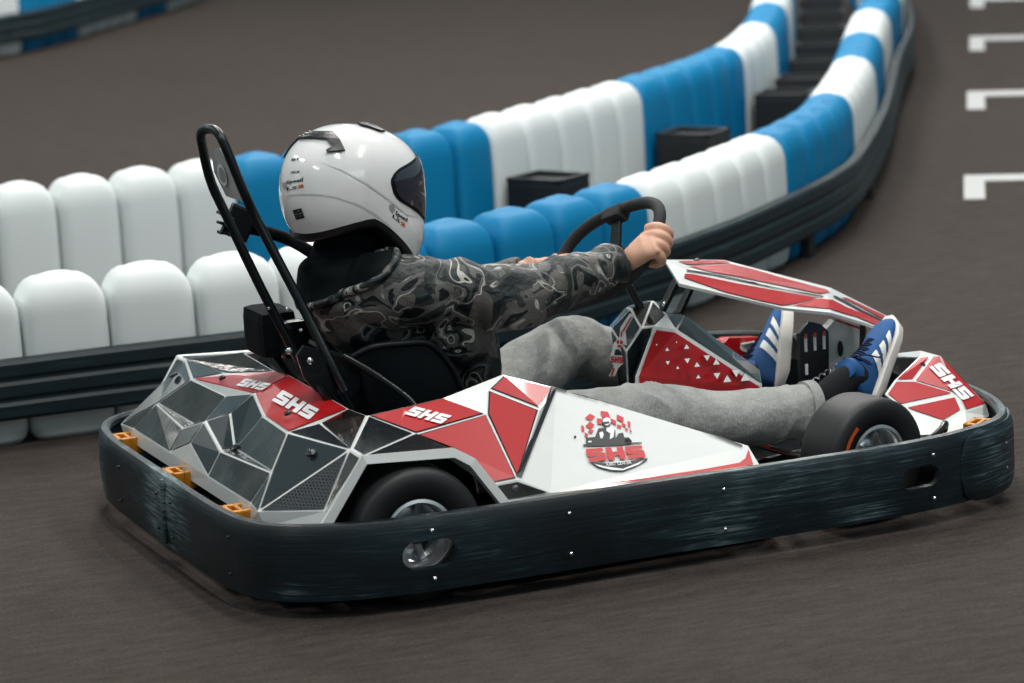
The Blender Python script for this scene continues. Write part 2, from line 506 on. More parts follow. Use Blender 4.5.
def curve_table(pts):
    P = catmull([(x, y, 0) for x, y in pts], 24); L = [0]
    for a, b in zip(P, P[1:]): L.append(L[-1]+(b-a).length)
    def f(s):
        if s <= 0: d = (P[1]-P[0]).normalized(); return P[0]+d*s, d
        for i in range(len(L)-1):
            if L[i+1] >= s:
                t = (s-L[i])/(L[i+1]-L[i]); return P[i].lerp(P[i+1], t), (P[min(i+2, len(P)-1)]-P[max(i-1, 0)]).normalized()
        d = (P[-1]-P[-2]).normalized(); return P[-1]+d*(s-L[-1]), d
    def arc(pt):
        i = min(range(len(P)), key=lambda i: (P[i]-V((pt[0], pt[1], 0))).length); return L[i]
    return f, arc, L[-1]
ORD = ['first', 'second', 'third', 'fourth', 'fifth', 'sixth', 'seventh', 'eighth', 'ninth', 'tenth']
def block_row(table, s0, runs, where, group, pitch=.275, grp_names=None, shift=lambda s: 0):
    f = table; s = s0
    for (c, n, *pp), nm in zip(runs, grp_names):
        pitch = pp[0] if pp else pitch; s += pitch/2
        for k in range(n):
            p, d = f(s)
            o = bpy.data.objects.new('barrier_block', BM[c]); COL.objects.link(o)
            o.location = (p.x-d.y*shift(s), p.y+d.x*shift(s), 0); o.rotation_euler = (0, 0, math.atan2(d.y, d.x)); o.scale = (pitch/.265, 1, 1)
            tag(o, (f'{ORD[n-1-k]} block from the right, {nm}, {where}' if nm == grp_names[0] else f'{ORD[k]} block from the left, {nm}, {where}'), 'barrier block', group+', '+c)
            s += pitch if k < n-1 else pitch/2
    return s
FRONT = [(-3.2, 1.80), (-2.2, 1.69), (-1.4, 1.648), (-.852, 1.639), (-.574, 1.627), (-.33, 1.61), (0, 1.63), (.47, 1.76), (.739, 1.855), (.943, 1.965), (1.15, 2.08), (1.338, 2.19), (1.526, 2.315), (1.73, 2.46),
         (1.935, 2.625), (2.144, 2.80), (2.345, 2.985), (2.55, 3.20), (2.81, 3.52), (3.429, 4.44), (3.871, 5.15), (4.60, 6.35), (5.4, 7.62), (6.1, 8.9), (6.8, 10.25), (7.4, 11.6), (7.9, 13)]
fF, arcF, LF = curve_table(FRONT)
sB = arcF((1.19, 2.105))      # joint between the blue run at the steering wheel and the white run beyond it
names_f = ['white run behind the kart tail', 'blue run behind the driver', 'white run beyond the steering wheel', 'blue run at the start of the bend', 'white run midway round the bend',
           'short blue run higher along the bend', 'short white run higher along the bend', 'small blue run near the top of the bend', 'small white run near the top of the bend', 'tiny blue run at the top edge', 'tiny white run at the top edge', 'last blue run at the top edge', 'last white run at the top edge']
runs_f = [('white', 10, .268), ('blue', 5, .262), ('white', 5, .231), ('blue', 5, .237), ('white', 5, .25), ('blue', 4, .25), ('white', 4, .26), ('blue', 4, .26), ('white', 4, .26), ('blue', 4, .26), ('white', 4, .26), ('blue', 4, .26)]
PF, PB = .263, .234
shF = lambda s: .02+.05*max(0, min(1, (s-sB)/1.2))
block_row(fF, sB+.10-5*.262-10*.268, runs_f, 'near row', 'blocks of the row beside the kart', pitch=PF, grp_names=names_f, shift=shF)
BACK = [(-3.6, 3.5), (-1.5, 3.56), (-.245, 3.634), (.006, 3.66), (.6, 3.74), (1.188, 3.877), (1.50, 4.05), (1.75, 4.20), (2.02, 4.37), (2.25, 4.53), (2.48, 4.70), (2.70, 4.87), (2.95, 5.08), (3.22, 5.34), (3.66, 5.86), (4.268, 6.79), (4.95, 8.0), (5.6, 9.2), (6.25, 10.5), (6.8, 11.8)]
fK, arcK, LK = curve_table(BACK)
sK = arcK((1.50, 4.01))
names_b = ['white run seen behind the tail of the kart', 'blue run seen around the helmet', 'white run right of the helmet', 'blue run above the steering wheel', 'white run midway round the bend',
           'short blue run further up', 'short white run further up', 'small blue run near the top edge', 'small white run near the top edge', 'last blue run at the top edge', 'last white run at the top edge']
runs_b = [('white', 10, .234), ('blue', 5, .240), ('white', 5, .245), ('blue', 5, .255), ('white', 4, .255), ('blue', 4, .25), ('white', 4, .25), ('blue', 4, .25), ('white', 4, .25), ('blue', 4, .25)]
shK = lambda s: .02+.07*max(0, min(1, (s-sK)/1.5))
sK = sK+.02
block_row(fK, sK-10*.234-5*.24, runs_b, 'back row', 'blocks of the row behind the spacers', pitch=PB, grp_names=names_b, shift=shK)

def sweep_belt(name, f, s0, s1, off, zs, parent, step=.12, th=.03, shift=lambda s: 0):
    """ribbed rubber belt standing on edge along a curve; off = distance to the right of the travel direction"""
    bm = bmesh.new(); prof = []
    z0, z1 = zs; n = 3; h = (z1-z0)/n
    for k in range(n):
        a = z0+k*h
        prof += [(0, a+.004), (.006, a+.014), (.006, a+h-.014), (0, a+h-.004)]
    prof = prof+[(-th, z1), (-th, z0)]
    rings = []; s = s0
    while s <= s1:
        p, d = f(s); r = V((d.y, -d.x, 0))
        rings.append([bm.verts.new(V((p.x, p.y, 0))+r*(off+o-shift(s))+V((0, 0, z))) for o, z in prof]); s += step
    m = len(prof)
    for a, b in zip(rings, rings[1:]):
        for k in range(m): bm.faces.new((a[k], b[k], b[(k+1) % m], a[(k+1) % m]))
    bm.faces.new(rings[0]); bm.faces.new(list(reversed(rings[-1])))
    bmesh.ops.recalc_face_normals(bm, faces=bm.faces[:])
    return obj(name, bm, 'belt', parent)
def belt_feet(f, s0, s1, off, parent, z, step=1.375, w=.07):
    s = s0
    while s < s1:
        p, d = f(s); r = V((d.y, -d.x, 0)); c = p+r*(off-.005-shF(s))
        bm = bmesh.new(); add_box(bm, (c.x, c.y, z/2+.01), (w, .035, z+.02), rotz(math.atan2(d.y, d.x)), .006)
        obj('belt_foot', bm, 'spacer', parent); s += step
belt = thing('barrier_belt', 'long dark ribbed rubber belt along the foot of the block row beside the kart', 'barrier belt', fF(0)[0])
belt.location = (0, 0, 0)
sweep_belt('rubber_belt', fF, sB-16*.275, sB+36*.275, .155, (.084, .268), belt, shift=shF)
belt_feet(fF, sB-15*.275, sB+34*.275, .13, belt, .075)

# black spacers between the rows
def spacer(p, ang, size, label):
    t = thing('spacer_box', label, 'spacer box', (p.x, p.y, 0), 'black spacer boxes between the block rows'); t.rotation_euler = (0, 0, ang)
    w, d, h = size; bm = bmesh.new()
    add_box(bm, (0, 0, h/2), (w, d, h), bevel=.012)
    obj('box_body', bm, 'spacer', t)
    bm = bmesh.new()
    for sx, sy, lx, ly in ((0, 1, w, .02), (0, -1, w, .02), (1, 0, .02, d), (-1, 0, .02, d)):
        add_box(bm, (sx*(w/2-.01), sy*(d/2-.01), h+.008), (lx, ly, .02), bevel=.003)
    obj('box_rim', bm, 'spacer', t)
    return t
_sp = ['black box in the gap right of the helmet, below the white blocks', 'black box in the gap above the hand on the steering wheel', 'black box in the gap below the white run of the bend',
       'black box in the gap, next one up the bend', 'black box further up the narrowing gap', 'small black box high in the gap', 'small black box near the top of the gap', 'tiny black box at the top edge of the gap', 'tiny dark box last in the gap at the top edge']
for k in range(9):
    s = (sK+.13, sK+1.225+.14, sK+2.50+.10, sK+2.50+.65, sK+16.5*PB, sK+19.5*PB, sK+23*PB, sK+26.5*PB, sK+30*PB)[k]
    p, d = fK(s); r = V((d.y, -d.x, 0))
    q = p+r*(.11+.15-shK(s))
    spacer(q, math.atan2(d.y, d.x), (.215, .25, .235), _sp[k])

# far barrier across the other track
FAR = [(-.6, 10.2), (.6, 11.55), (1.66, 12.76), (1.92, 12.95), (2.35, 13.46), (3.02, 14.34), (3.43, 14.84), (3.71, 15.24), (4.6, 16.6)]
fA, arcA, LA = curve_table(FAR)
sA = arcA((1.92, 12.95))
names_a = ['white run at the left edge', 'blue run nearest the left edge', 'middle white run', 'second blue run', 'last white run']
runs_a = [('white', 4), ('blue', 3), ('white', 4), ('blue', 2), ('white', 3)]
block_row(fA, sA-4*.275, runs_a, 'far track barrier', 'blocks of the barrier across the far track', grp_names=names_a)
belt2 = thing('barrier_belt', 'dark belt along the block row across the far track, upper left corner', 'barrier belt')
sweep_belt('rubber_belt', fA, sA-1.4, sA+3.4, .175, (.085, .268), belt2)

# ------------------------------------------------------------------ kart
kart = thing('go_kart', 'white, red and smoked-foil faceted rental go-kart with SHS lettering and a dark surround bumper', 'go-kart')
# ---- surround bumper, swept round a closed outline
near = [(-1.064, 0), (-1.064, -.30), (-1.058, -.47), (-1.036, -.60), (-.985, -.69), (-.90, -.748), (-.78, -.788), (-.62, -.808), (-.40, -.815), (-.1, -.815), (.2, -.82), (.45, -.82), (.62, -.815), (.76, -.795), (.87, -.765), (.96, -.725),
        (1.03, -.665), (1.085, -.575), (1.125, -.46), (1.148, -.32), (1.155, -.15), (1.156, 0)]
near = [(x if x < .8 else x-.012*(x-.8)/.35-.008, y*.992) for x, y in near]
loop = near+[(x, -y*1.085) for x, y in reversed(near[1:-1])]
OUT = catmull([(x, y, 0) for x, y in loop], 6, True)
prof = [(-.014, .046), (0, .044), (.005, .09), (.007, .14), (.004, .19), (0, .217), (-.006, .226), (-.022, .228), (-.028, .221), (-.028, .210), (-.016, .202), (-.014, .18)]
bm = bmesh.new(); rings = []
def out_n(i):
    d = (OUT[(i+1) % len(OUT)]-OUT[i-1]).normalized(); return V((-d.y, d.x, 0))
sgn = 1 if out_n(0).x < 0 else -1
for i, p in enumerate(OUT):
    n = out_n(i)*sgn
    rings.append([bm.verts.new(p+n*o+V((0, 0, z))) for o, z in prof])
for i in range(len(rings)):
    a, b = rings[i], rings[(i+1) % len(rings)]
    for k in range(len(prof)): bm.faces.new((a[k], b[k], b[(k+1) % len(prof)], a[(k+1) % len(prof)]))
bmesh.ops.recalc_face_normals(bm, faces=bm.faces[:])
bump = obj('surround_bumper', bm, 'bumper', kart, True, angle=40)
cut = bmesh.new()
def capsule_cut(c, hw, hh):
    ring = []
    for k in range(24):
        t = 2*PI*k/24; ring.append((c[0]+(hw-hh)*(1 if math.cos(t) > 0 else -1)+hh*math.cos(t), c[1]+hh*math.sin(t)))
    for s in (-1, 1): add_prism(cut, [V((x, s*.90, z)) for x, z in ring], V((0, s, 0)), .2)
capsule_cut((-.652, .136), .068, .034); capsule_cut((.672, .136), .058, .028)
co = obj('cutter', cut, 'matte')
md = bump.modifiers.new('b', 'BOOLEAN'); md.operation = 'DIFFERENCE'; md.object = co; md.solver = 'EXACT'
dg = bpy.context.evaluated_depsgraph_get(); dg.update()
me = bpy.data.meshes.new_from_object(bump.evaluated_get(dg), depsgraph=dg)
bump.modifiers.clear(); bump.data = me; cme = co.data; bpy.data.objects.remove(co)
# bulged pads on the front corners
def corner_pad(s):
    bm = bmesh.new(); grid = []
    pts = [(.80, -.780), (.86, -.762), (.945, -.722), (1.012, -.664), (1.062, -.575), (1.092, -.49)]
    P = catmull([(x, y, 0) for x, y in pts], 4)
    for i, p in enumerate(P):
        d = (P[min(i+1, len(P)-1)]-P[max(i-1, 0)]).normalized(); n = V((d.y, -d.x, 0)); u = i/(len(P)-1)*2-1
        row = []
        for k in range(13):
            w = k/12*2-1; hz = .092*(1-abs(u)**5)**.3 if abs(u) < 1 else .03
            b = .010*(1-u**6)*(1-abs(w)**6)+.0
            q = p+n*(b+.006); row.append(bm.verts.new((q.x, q.y*(s if s > 0 else -1.085), .130+w*hz)))
        grid.append(row)
    for a, b in zip(grid, grid[1:]):
        for k in range(12): bm.faces.new((a[k], b[k], b[k+1], a[k+1]))
    bmesh.ops.recalc_face_normals(bm, faces=bm.faces[:])
    bmesh.ops.solidify(bm, geom=bm.faces[:], thickness=.006)
    return obj('corner_pad', bm, 'bumper', kart, True, angle=50)
corner_pad(1); corner_pad(-1)
def bolt(p, n, r=.006, parent=kart, mat='steel', name='bolt'):
    bm = bmesh.new(); n = V(n).normalized(); p = V(p)
    add_loft(bm, [(p-n*.004, r*1.4, r*1.4), (p+n*.002, r*1.4, r*1.4), (p+n*.005, r*.7, r*.7)], 10)
    return obj(name, bm, mat, parent, True, angle=40)
for X, zs in ((-.648, (.195, .078)), (-.295, (.185, .085)), (.118, (.185, .085)), (.705, (.19, .078))):
    for z in zs:
        for s in (-1, 1): bolt((X, -.816 if s < 0 else .888, z), (0, s, 0), .0038)
for Y in (.36, .02, -.10, -.52):
    for z in (.175, .085): bolt((-1.070 if Y > -.5 else -1.056, Y, z), (-1, 0, 0), .0034, kart, 'dark_steel')
bolt((.975, -.717, .165), (.5, -.8, 0), .004); bolt((.975, -.717, .10), (.5, -.8, 0), .004)
box('bumper_seam', (-1.073, -.045, .14), (.01, .012, .17), 'bumper', kart)
# yellow mounts between bumper and bodywork
def mount(x, y, a, s=(.075, .075, .03), z=.215):
    bm = bmesh.new(); r = rotz(a)
    for dx, dy, sx, sy in ((0, .4, 1, .2), (0, -.4, 1, .2), (.4, 0, .2, 1), (-.4, 0, .2, 1), (0, 0, .14, 1)):
        add_box(bm, V((x, y, z))+r @ V((dx*s[0], dy*s[1], 0)), (s[0]*sx, s[1]*sy, s[2]), r, .004)
    add_box(bm, V((x, y, z-.015)), (s[0]*.98, s[1]*.98, .012), r, .003)
    return obj('bumper_mount', bm, 'yellow', kart)
for y in (.49, .49-.47, -.45): mount(-1.005, y-.0, 0, (.07, .085, .045), .205)
for s in (1, -1):
    q_ = at(981, 423, Z=.2); mount(q_.x, q_.y*s, -.9*s, (.07, .08, .03), .19)
    for X in (-.235, .16): box('side_mount', (X, s*.773, .212), (.10, .03, .018), 'yellow', kart)
# ---- chassis
tray = obj('floor_tray', (lambda b: (add_prism(b, [V((x, y, .062)) for x, y in [(-.95, -.62), (-.45, -.72), (.3, -.7), (.5, -.42), (1.0, -.40), (1.0, .40), (.5, .42), (.3, .7), (-.45, .72), (-.95, .62)]], V((0, 0, 1)), .012), b)[1])(bmesh.new()), 'matte', kart)
for s in (-1, 1):
    tube('frame_rail', [(-.98, .33*s, .09), (-.4, .34*s, .085), (.3, .30*s, .085), (.75, .22*s, .09), (1.02, .22*s, .1)], .016, 'black', kart, 5)
    tube('stub_axle_arm', [(.66, .22*s, .11), (.66, .52*s, .13)], .018, 'black', kart)
    tube('side_bar', [(-.45, .34*s, .1), (-.40, .74*s, .12), (.30, .75*s, .12), (.38, .30*s, .1)], .014, 'black', kart, 5)
tube('rear_axle', [(-.635, -.70, .14), (-.635, .70, .14)], .02, 'dark_steel', kart)
tube('steering_rod', [(.55, -.5, .13), (.5, 0, .12), (.55, .5, .13)], .008, 'steel', kart)

# ---- wheels
def wheel(name, c, R, W, steer, r_rim, arc=False):
    """tyre on a rim; axis along Y, then steered"""
    bm = bmesh.new(); N = 64; hw = W/2; c = V(c); rm = rotz(steer)
    pr = [(r_rim, hw*.80), (r_rim+.012, hw*.93), (R*.80, hw*1.0), (R*.93, hw*.97), (R*.985, hw*.84), (R, hw*.6), (R, 0), (R, -hw*.6), (R*.985, -hw*.84), (R*.93, -hw*.97), (R*.8, -hw), (r_rim+.012, -hw*.93), (r_rim, -hw*.8)]
    g = [[bm.verts.new(c+rm @ V((r*math.cos(2*PI*k/N), -y, r*math.sin(2*PI*k/N)))) for r, y in pr] for k in range(N)]
    for k in range(N):
        for j in range(len(pr)-1): bm.faces.new((g[k][j], g[k][j+1], g[(k+1) % N][j+1], g[(k+1) % N][j]))
    bmesh.ops.recalc_face_normals(bm, faces=bm.faces[:])
    t = obj(name, bm, 'rubber', kart, True)
    bm = bmesh.new()
    pr = [(r_rim+.004, hw*.93), (r_rim-.004, hw*.95), (r_rim-.010, hw*.86), (r_rim-.014, hw*.45), (r_rim*.62, hw*.30), (r_rim*.5, hw*.42), (r_rim*.3, hw*.42), (.006, hw*.42)]
    for sg in (1, -1):
        g = [[bm.verts.new(c+rm @ V((r*math.cos(2*PI*k/40), -y*sg, r*math.sin(2*PI*k/40)))) for r, y in pr] for k in range(40)]
        for k in range(40):
            for j in range(len(pr)-1): bm.faces.new((g[k][j], g[k][j+1], g[(k+1) % 40][j+1], g[(k+1) % 40][j]))
    bmesh.ops.recalc_face_normals(bm, faces=bm.faces[:])
    obj('wheel_rim', bm, 'chrome', t, True, angle=45)
    sg = -1 if c.y < 0 else 1
    hub = bmesh.new()
    p0 = c+rm @ V((0, sg*hw*.3, 0)); p1 = c+rm @ V((0, sg*hw*.75, 0))
    add_loft(hub, [(p0, .026, .026), (p1, .024, .024), (p1+rm @ V((0, sg*.008, 0)), .014, .014)], 16)
    obj('wheel_hub', hub, 'dark_steel', t, True, angle=40)
    for k in range(5):
        a = 2*PI*k/5
        b = bmesh.new(); add_box(b, c+rm @ V((r_rim*.55*math.cos(a), sg*hw*.46, r_rim*.55*math.sin(a))), (.016, .014, r_rim*.55), rm @ Matrix.Rotation(-a+PI/2, 3, 'Y'), .003)
        obj('spoke', b, 'chrome', t)
    if arc:
        b = bmesh.new(); rr = (R*.72, R*.79); pts = []
        A = [math.radians(128+i*5) for i in range(11)]
        f = lambda r, a: c+rm @ V((r*math.cos(a), sg*(hw*1.0+.002), r*math.sin(a)))
        for a, a2 in zip(A, A[1:]):
            b.faces.new([b.verts.new(f(rr[0], a)), b.verts.new(f(rr[1], a)), b.verts.new(f(rr[1], a2)), b.verts.new(f(rr[0], a2))])
        obj('sidewall_marking', b, 'print_orange', t)
    return t
wheel('rear_wheel', (-.655, -.655, .168), .165, .205, 0, .086)
wheel('rear_wheel', (-.655, .655, .168), .165, .205, 0, .086)
wheel('front_wheel', (.604, -.628, .170), .153, .145, .20, .082, True)
wheel('front_wheel', (.604, .628, .165), .153, .145, .26, .082)

# ---- rear bodywork: faceted shell over the axle, symmetric about the middle
rk = dict(A=(-.985, -.492, .240), I=(-.995, -.575, .240), B=(-.920, -.469, .305), C=(-.946, -.157, .300), D=(-.986, -.161, .240), E=(-.825, -.145, .372), Fo=(-.844, -.385, .377),
          G=(-.916, -.180, .305), H=(-.646, -.279, .390), Q=(-.755, -.372, .384), J=(-.778, -.645, .376), c1=(-.978, 0, .293), c0=(-.99, 0, .245), c2=(-.935, 0, .347), c3=(-.865, 0, .357), c4=(-.80, 0, .400), c5=(-.70, 0, .434),
          K=(-.870, -.700, .250), L=(-.765, -.430, .392), Mm=(-.668, -.47, .411), Al=(-.99, -.50, .205), Dl=(-.99, -.16, .205), cl=(-.99, 0, .205), Il=(-.985, -.585, .205), Kl=(-.875, -.71, .215), Hb=(-.65, -.28, .30), cb=(-.69, 0, .33), Mb=(-.67, -.47, .32))
rf = [(['A', 'B', 'C', 'D'], 'foil', .004), (['C', 'c2', 'c1', 'D'], 'black_vinyl', .005), (['D', 'c1', 'c0'], None, 0), (['C', 'G', 'c3', 'c2'], 'black_vinyl', .005),
      (['B', 'G', 'C'], 'foil', .004), (['B', 'Fo', 'E', 'G'], 'foil', .005), (['G', 'E', 'c4', 'c3'], 'black_vinyl', .004), (['E', 'Fo', 'H', 'c5', 'c4'], 'red', .004),
      (['I', 'Jm', 'B', 'A'] if False else ['A', 'I', 'L0', 'B'] if False else ['A', 'I', 'B'], 'foil', .004), (['I', 'J', 'Fo', 'B'], 'black_vinyl', .005), (['I', 'K', 'J'], 'mesh', .005), (['Fo', 'J', 'Q'], 'black_vinyl', .004), (['Q', 'J', 'Mm', 'H'], 'foil', .004), (['Fo', 'Q', 'H'], None, 0),
      (['A', 'D', 'Dl', 'Al'], None, 0), (['D', 'c0', 'cl', 'Dl'], None, 0), (['I', 'A', 'Al', 'Il'], None, 0), (['K', 'I', 'Il', 'Kl'], None, 0), (['H', 'c5', 'cb', 'Hb'], None, 0), (['Mm', 'H', 'Hb', 'Mb'], None, 0)]
flatten(rk, ('Fo', 'E', 'B'), ['G'])
rear = facets('rear_bodywork', rk, rf, kart, (-.7, -.2, .1), mats=None, both=True)
shs_on(rear, [(272, 401.5), (309, 421), (320, 411), (283, 391)], .12)
shs_on(rear, [(236, 386.5), (262, 391.5), (272, 385), (246, 379.5)], .12)
for p, q in (('G', .02),):
    for s in (1, -1): bolt((rk['G'][0]-.004, s*rk['G'][1]*1.05, rk['G'][2]+.008), (-.5, 0, .8), .009, rear, 'dark_steel')
for s in (1, -1):
    bolt((-.80, -.26*s, .398), (-.3, 0, .9), .007, rear, 'dark_steel'); bolt((-.845, -.55*s, .36), (-.3, -.3*s, .8), .009, rear, 'dark_steel')

# ---- sidepods
sk = dict(a0=(-.870, -.700, .250), a1=(-.777, -.725, .372), a2=(-.547, -.725, .358), a3=(-.500, -.73, .328), a4=(-.424, -.74, .216), p1=(-.668, -.47, .411), p2=(-.46, -.45, .424), p3=(-.585, -.58, .375), J=(-.778, -.645, .376),
          q1=(-.35, -.47, .436), q2=(-.385, -.54, .390), q3=(-.245, -.55, .384), ap=(-.29, -.43, .458), r1=(-.165, -.47, .415), s1=(-.385, -.72, .262), s2=(-.308, -.74, .222), s0=(-.460, -.733, .262),
          t1=(.251, -.69, .252), t2=(.262, -.748, .196), t3=(.06, -.60, .33), u1=(-.31, -.742, .196), rr=(-.20, -.60, .36), inr=(-.12, -.40, .36), int_=(.22, -.60, .20), w1=(.30, -.60, .19), u0=(-.424, -.742, .19), iap=(-.28, -.38, .38))
sf = [(['J', 'a1', 'p3b', 'p1'] if False else ['J', 'p1', 'p3', 'a1'], 'black_vinyl', .007), (['a1', 'p3', 'a2'], 'black_vinyl', .003), (['p1', 'p2', 'q2', 'p3'], 'red', .006), (['q2', 's1', 's0', 'a3', 'a2', 'p3'], 'red', .007),
      (['a0', 'J', 'a1'], 'foil', .006), (['p2', 'q1', 'q2'], None, 0), (['p2', 'ap', 'q1'], None, 0), (['q1', 'q3', 's1', 'q2'], 'red', .008), (['q1', 'ap', 'r1', 'q3'], 'red', .009),
      (['s0', 's1', 's2', 'a4'], 'foil', .006), (['q3', 'r1', 's2', 's1'], None, 0), (['r1', 't1', 't2', 's2'], None, 0), (['s2', 't2', 'u1x'] if False else ['s2', 't2', 'u1'], None, 0),
      (['r1', 'ap', 'iap', 'inr'], None, 0), (['r1', 'inr', 'int_', 't1'], None, 0), (['t1', 'int_', 'w1', 't2'], 'red', .005), (['a4', 's2', 'u1', 'u0'], None, 0)]
flatten(sk, ('q1', 'q3', 's1'), ['q2'])
pods = []
for s in (1, -1):
    K = {k: (p[0], p[1]*s, p[2]) for k, p in sk.items()}
    pods.append(facets('side_pod', K, sf, kart, (-.1, -.45*s, .1), outline=.0035))
pod = pods[0]
# arch lip over the rear wheel: white band
for s in (1, -1):
    bm = bmesh.new(); A = [V((p[0], p[1]*s, p[2])) for p in ((-.885, -.712, .215), sk['a1'], sk['a2'], sk['a3'], sk['a4'], (-.40, -.745, .20))]
    rows = []
    for i, p in enumerate(A):
        d = (A[min(i+1, 5)]-A[max(i-1, 0)]).normalized(); up = V((-d.z, 0, d.x)); hh = .016
        o = V((0, -s, 0))
        rows.append([bm.verts.new(p+up*.006+o*.004), bm.verts.new(p-up*hh+o*.010), bm.verts.new(p-up*hh-o*.030), bm.verts.new(p+up*.001-o*.03)])
    for a, b in zip(rows, rows[1:]):
        for k in range(4): bm.faces.new((a[k], a[(k+1) % 4], b[(k+1) % 4], b[k]))
    bm.faces.new(rows[0]); bm.faces.new(rows[-1]); bmesh.ops.recalc_face_normals(bm, faces=bm.faces[:])
    obj('arch_lip', bm, 'white', pods[0 if s == 1 else 1])
# dark and red lines on the big white panel, near side
Pw, nw = tri_plane(sk['r1'], sk['t1'], sk['s2'])
if nw.dot(CAM-Pw) < 0: nw = -nw
def wp(x, y, off=.003): return on_plane(x, y, Pw+nw*off, nw)
bm = bmesh.new()
def px_poly(bm, pts, mi, fn): add_art(bm, [pts], lambda x, y: fn(x, y), mi)
px_poly(bm, [(547, 385.5), (556, 388), (531, 446), (515, 480), (513, 477), (524, 446)], 0, wp)
px_poly(bm, [(556, 388), (640, 410), (700, 428), (744, 445), (744, 446.8), (700, 430.5), (640, 412.5), (556, 390)], 0, wp)
px_poly(bm, [(600, 486), (680, 475.5), (746, 461), (749, 452), (753, 465), (745, 466.5), (680, 477.5), (620, 485)], 1, wp)
bm.free(); bm = bmesh.new(); bvp = bvh_of(pod); idf = lambda x, y: (x, y)
drop_art(bm, [[(551, 387), (556.5, 388.5), (521, 478), (516, 476.5)], [(556, 388.5), (640, 411), (700, 429.5), (742, 446), (742, 448), (700, 431.5), (640, 413), (556, 390.5)]], idf, bvp, None, .0040, 0, 12)
drop_art(bm, [[(592, 486), (640, 479.5), (700, 470.5), (739, 463.5), (745, 459), (748, 450), (753, 465.5), (744, 467), (700, 473.5), (640, 481.5)]], idf, bvp, None, .0040, 1, 12)
obj('trim_lines', bm, ['ink', 'print_red'], pod)
shs_on(pod, [(404, 415), (441, 425), (452, 417), (415, 407.5)], .12)
# kart-centre logo on the white panel
def lg(x, y): return wp(560+x/6.83, 390+y/6.83, .0035)
bm = bmesh.new()
# chequered flag: rows of red squares, wavy
for poly in ([(205, 160), (240, 180), (210, 208), (170, 190)], [(205, 215), (238, 238), (208, 262), (172, 245)], [(145, 238), (165, 248), (166, 285), (148, 276)], [(205, 262), (232, 278), (215, 296), (190, 285)], [(168, 288), (192, 300), (190, 322), (170, 318)],
             [(275, 143), (328, 148), (345, 190), (290, 186)], [(250, 192), (290, 196), (285, 235), (258, 232)], [(345, 192), (382, 208), (385, 240), (350, 222)], [(388, 165), (436, 188), (432, 220), (388, 200)], [(392, 232), (420, 244), (415, 262), (390, 252)],
             [(424, 218), (450, 236), (448, 254), (424, 242)], [(462, 208), (482, 222), (480, 258), (464, 240)], [(448, 256), (466, 266), (460, 278), (444, 270)], [(476, 262), (492, 284), (486, 290), (474, 276)]):
    px_poly(bm, poly, 0, lg)
def ell(cx, cy, rx, ry, n=20, a0=0, a1=2*PI): return [(cx+rx*math.cos(a0+(a1-a0)*k/n), cy+ry*math.sin(a0+(a1-a0)*k/n)) for k in range(n)]
# driver and kart silhouette
px_poly(bm, ell(316, 222, 30, 32), 1, lg)
def lg2(x, y): return wp(560+x/6.83, 390+y/6.83, .0045)
px_poly(bm, ell(319, 214, 27, 27), 2, lg2)
px_poly(bm, [(292, 218), (336, 214), (336, 226), (294, 234)], 1, lambda x, y: wp(560+x/6.83, 390+y/6.83, .0055))
px_poly(bm, [(176, 326), (240, 320), (262, 262), (300, 258), (350, 256), (378, 275), (380, 330), (400, 296), (430, 290), (440, 324), (470, 322), (492, 350), (480, 368), (178, 370)], 1, lg)
px_poly(bm, ell(464, 352, 26, 20), 1, lg)
px_poly(bm, [(318, 258), (352, 250), (372, 268), (366, 322), (340, 336), (344, 296), (316, 280)], 2, lg2)
px_poly(bm, [(268, 292), (288, 282), (300, 300), (290, 330), (276, 330)], 2, lg2)
px_poly(bm, [(192, 348), (214, 346), (216, 356), (194, 360)], 2, lg2)
px_poly(bm, [(158, 370), (558, 356), (560, 364), (360, 380), (160, 384)], 1, lg)
px_poly(bm, [(205, 492), (310, 500), (415, 494), (500, 482), (598, 464), (596, 478), (520, 520), (430, 557), (340, 552), (255, 528)], 1, lg)
px_poly(bm, [(232, 503), (300, 520), (430, 538), (520, 502), (575, 478), (540, 508), (430, 549), (345, 544), (270, 524)], 2, lg2)
for g in word_SHS(.0, .10): px_poly(bm, [(lambda u, v: (lambda a, b: (a[0]*(1-v)+b[0]*v, a[1]*(1-v)+b[1]*v))((205+(592-205)*u-4, 488-(488-458)*u), (173+(560-173)*u, 402-(402-378)*u)))(u, v) for u, v in g], 0, lambda x, y: wp(560+x/6.83, 390+y/6.83, .006))
tp = text_polys('KART CENTER', .01)
add_art(bm, tp, lambda u, v: wp(560+(318+170*u)/6.83, 390+(520-26*v-16*u)/6.83, .006), 2)
obj('logo', bm, ['print_red', 'ink', 'print_white'], pod)
bolt(wp(575, 437, .002), nw, .002, pod, 'dark_steel')
bolt((-.395, -.728, .243), (0, -.8, .5), .009, pod, 'dark_steel')

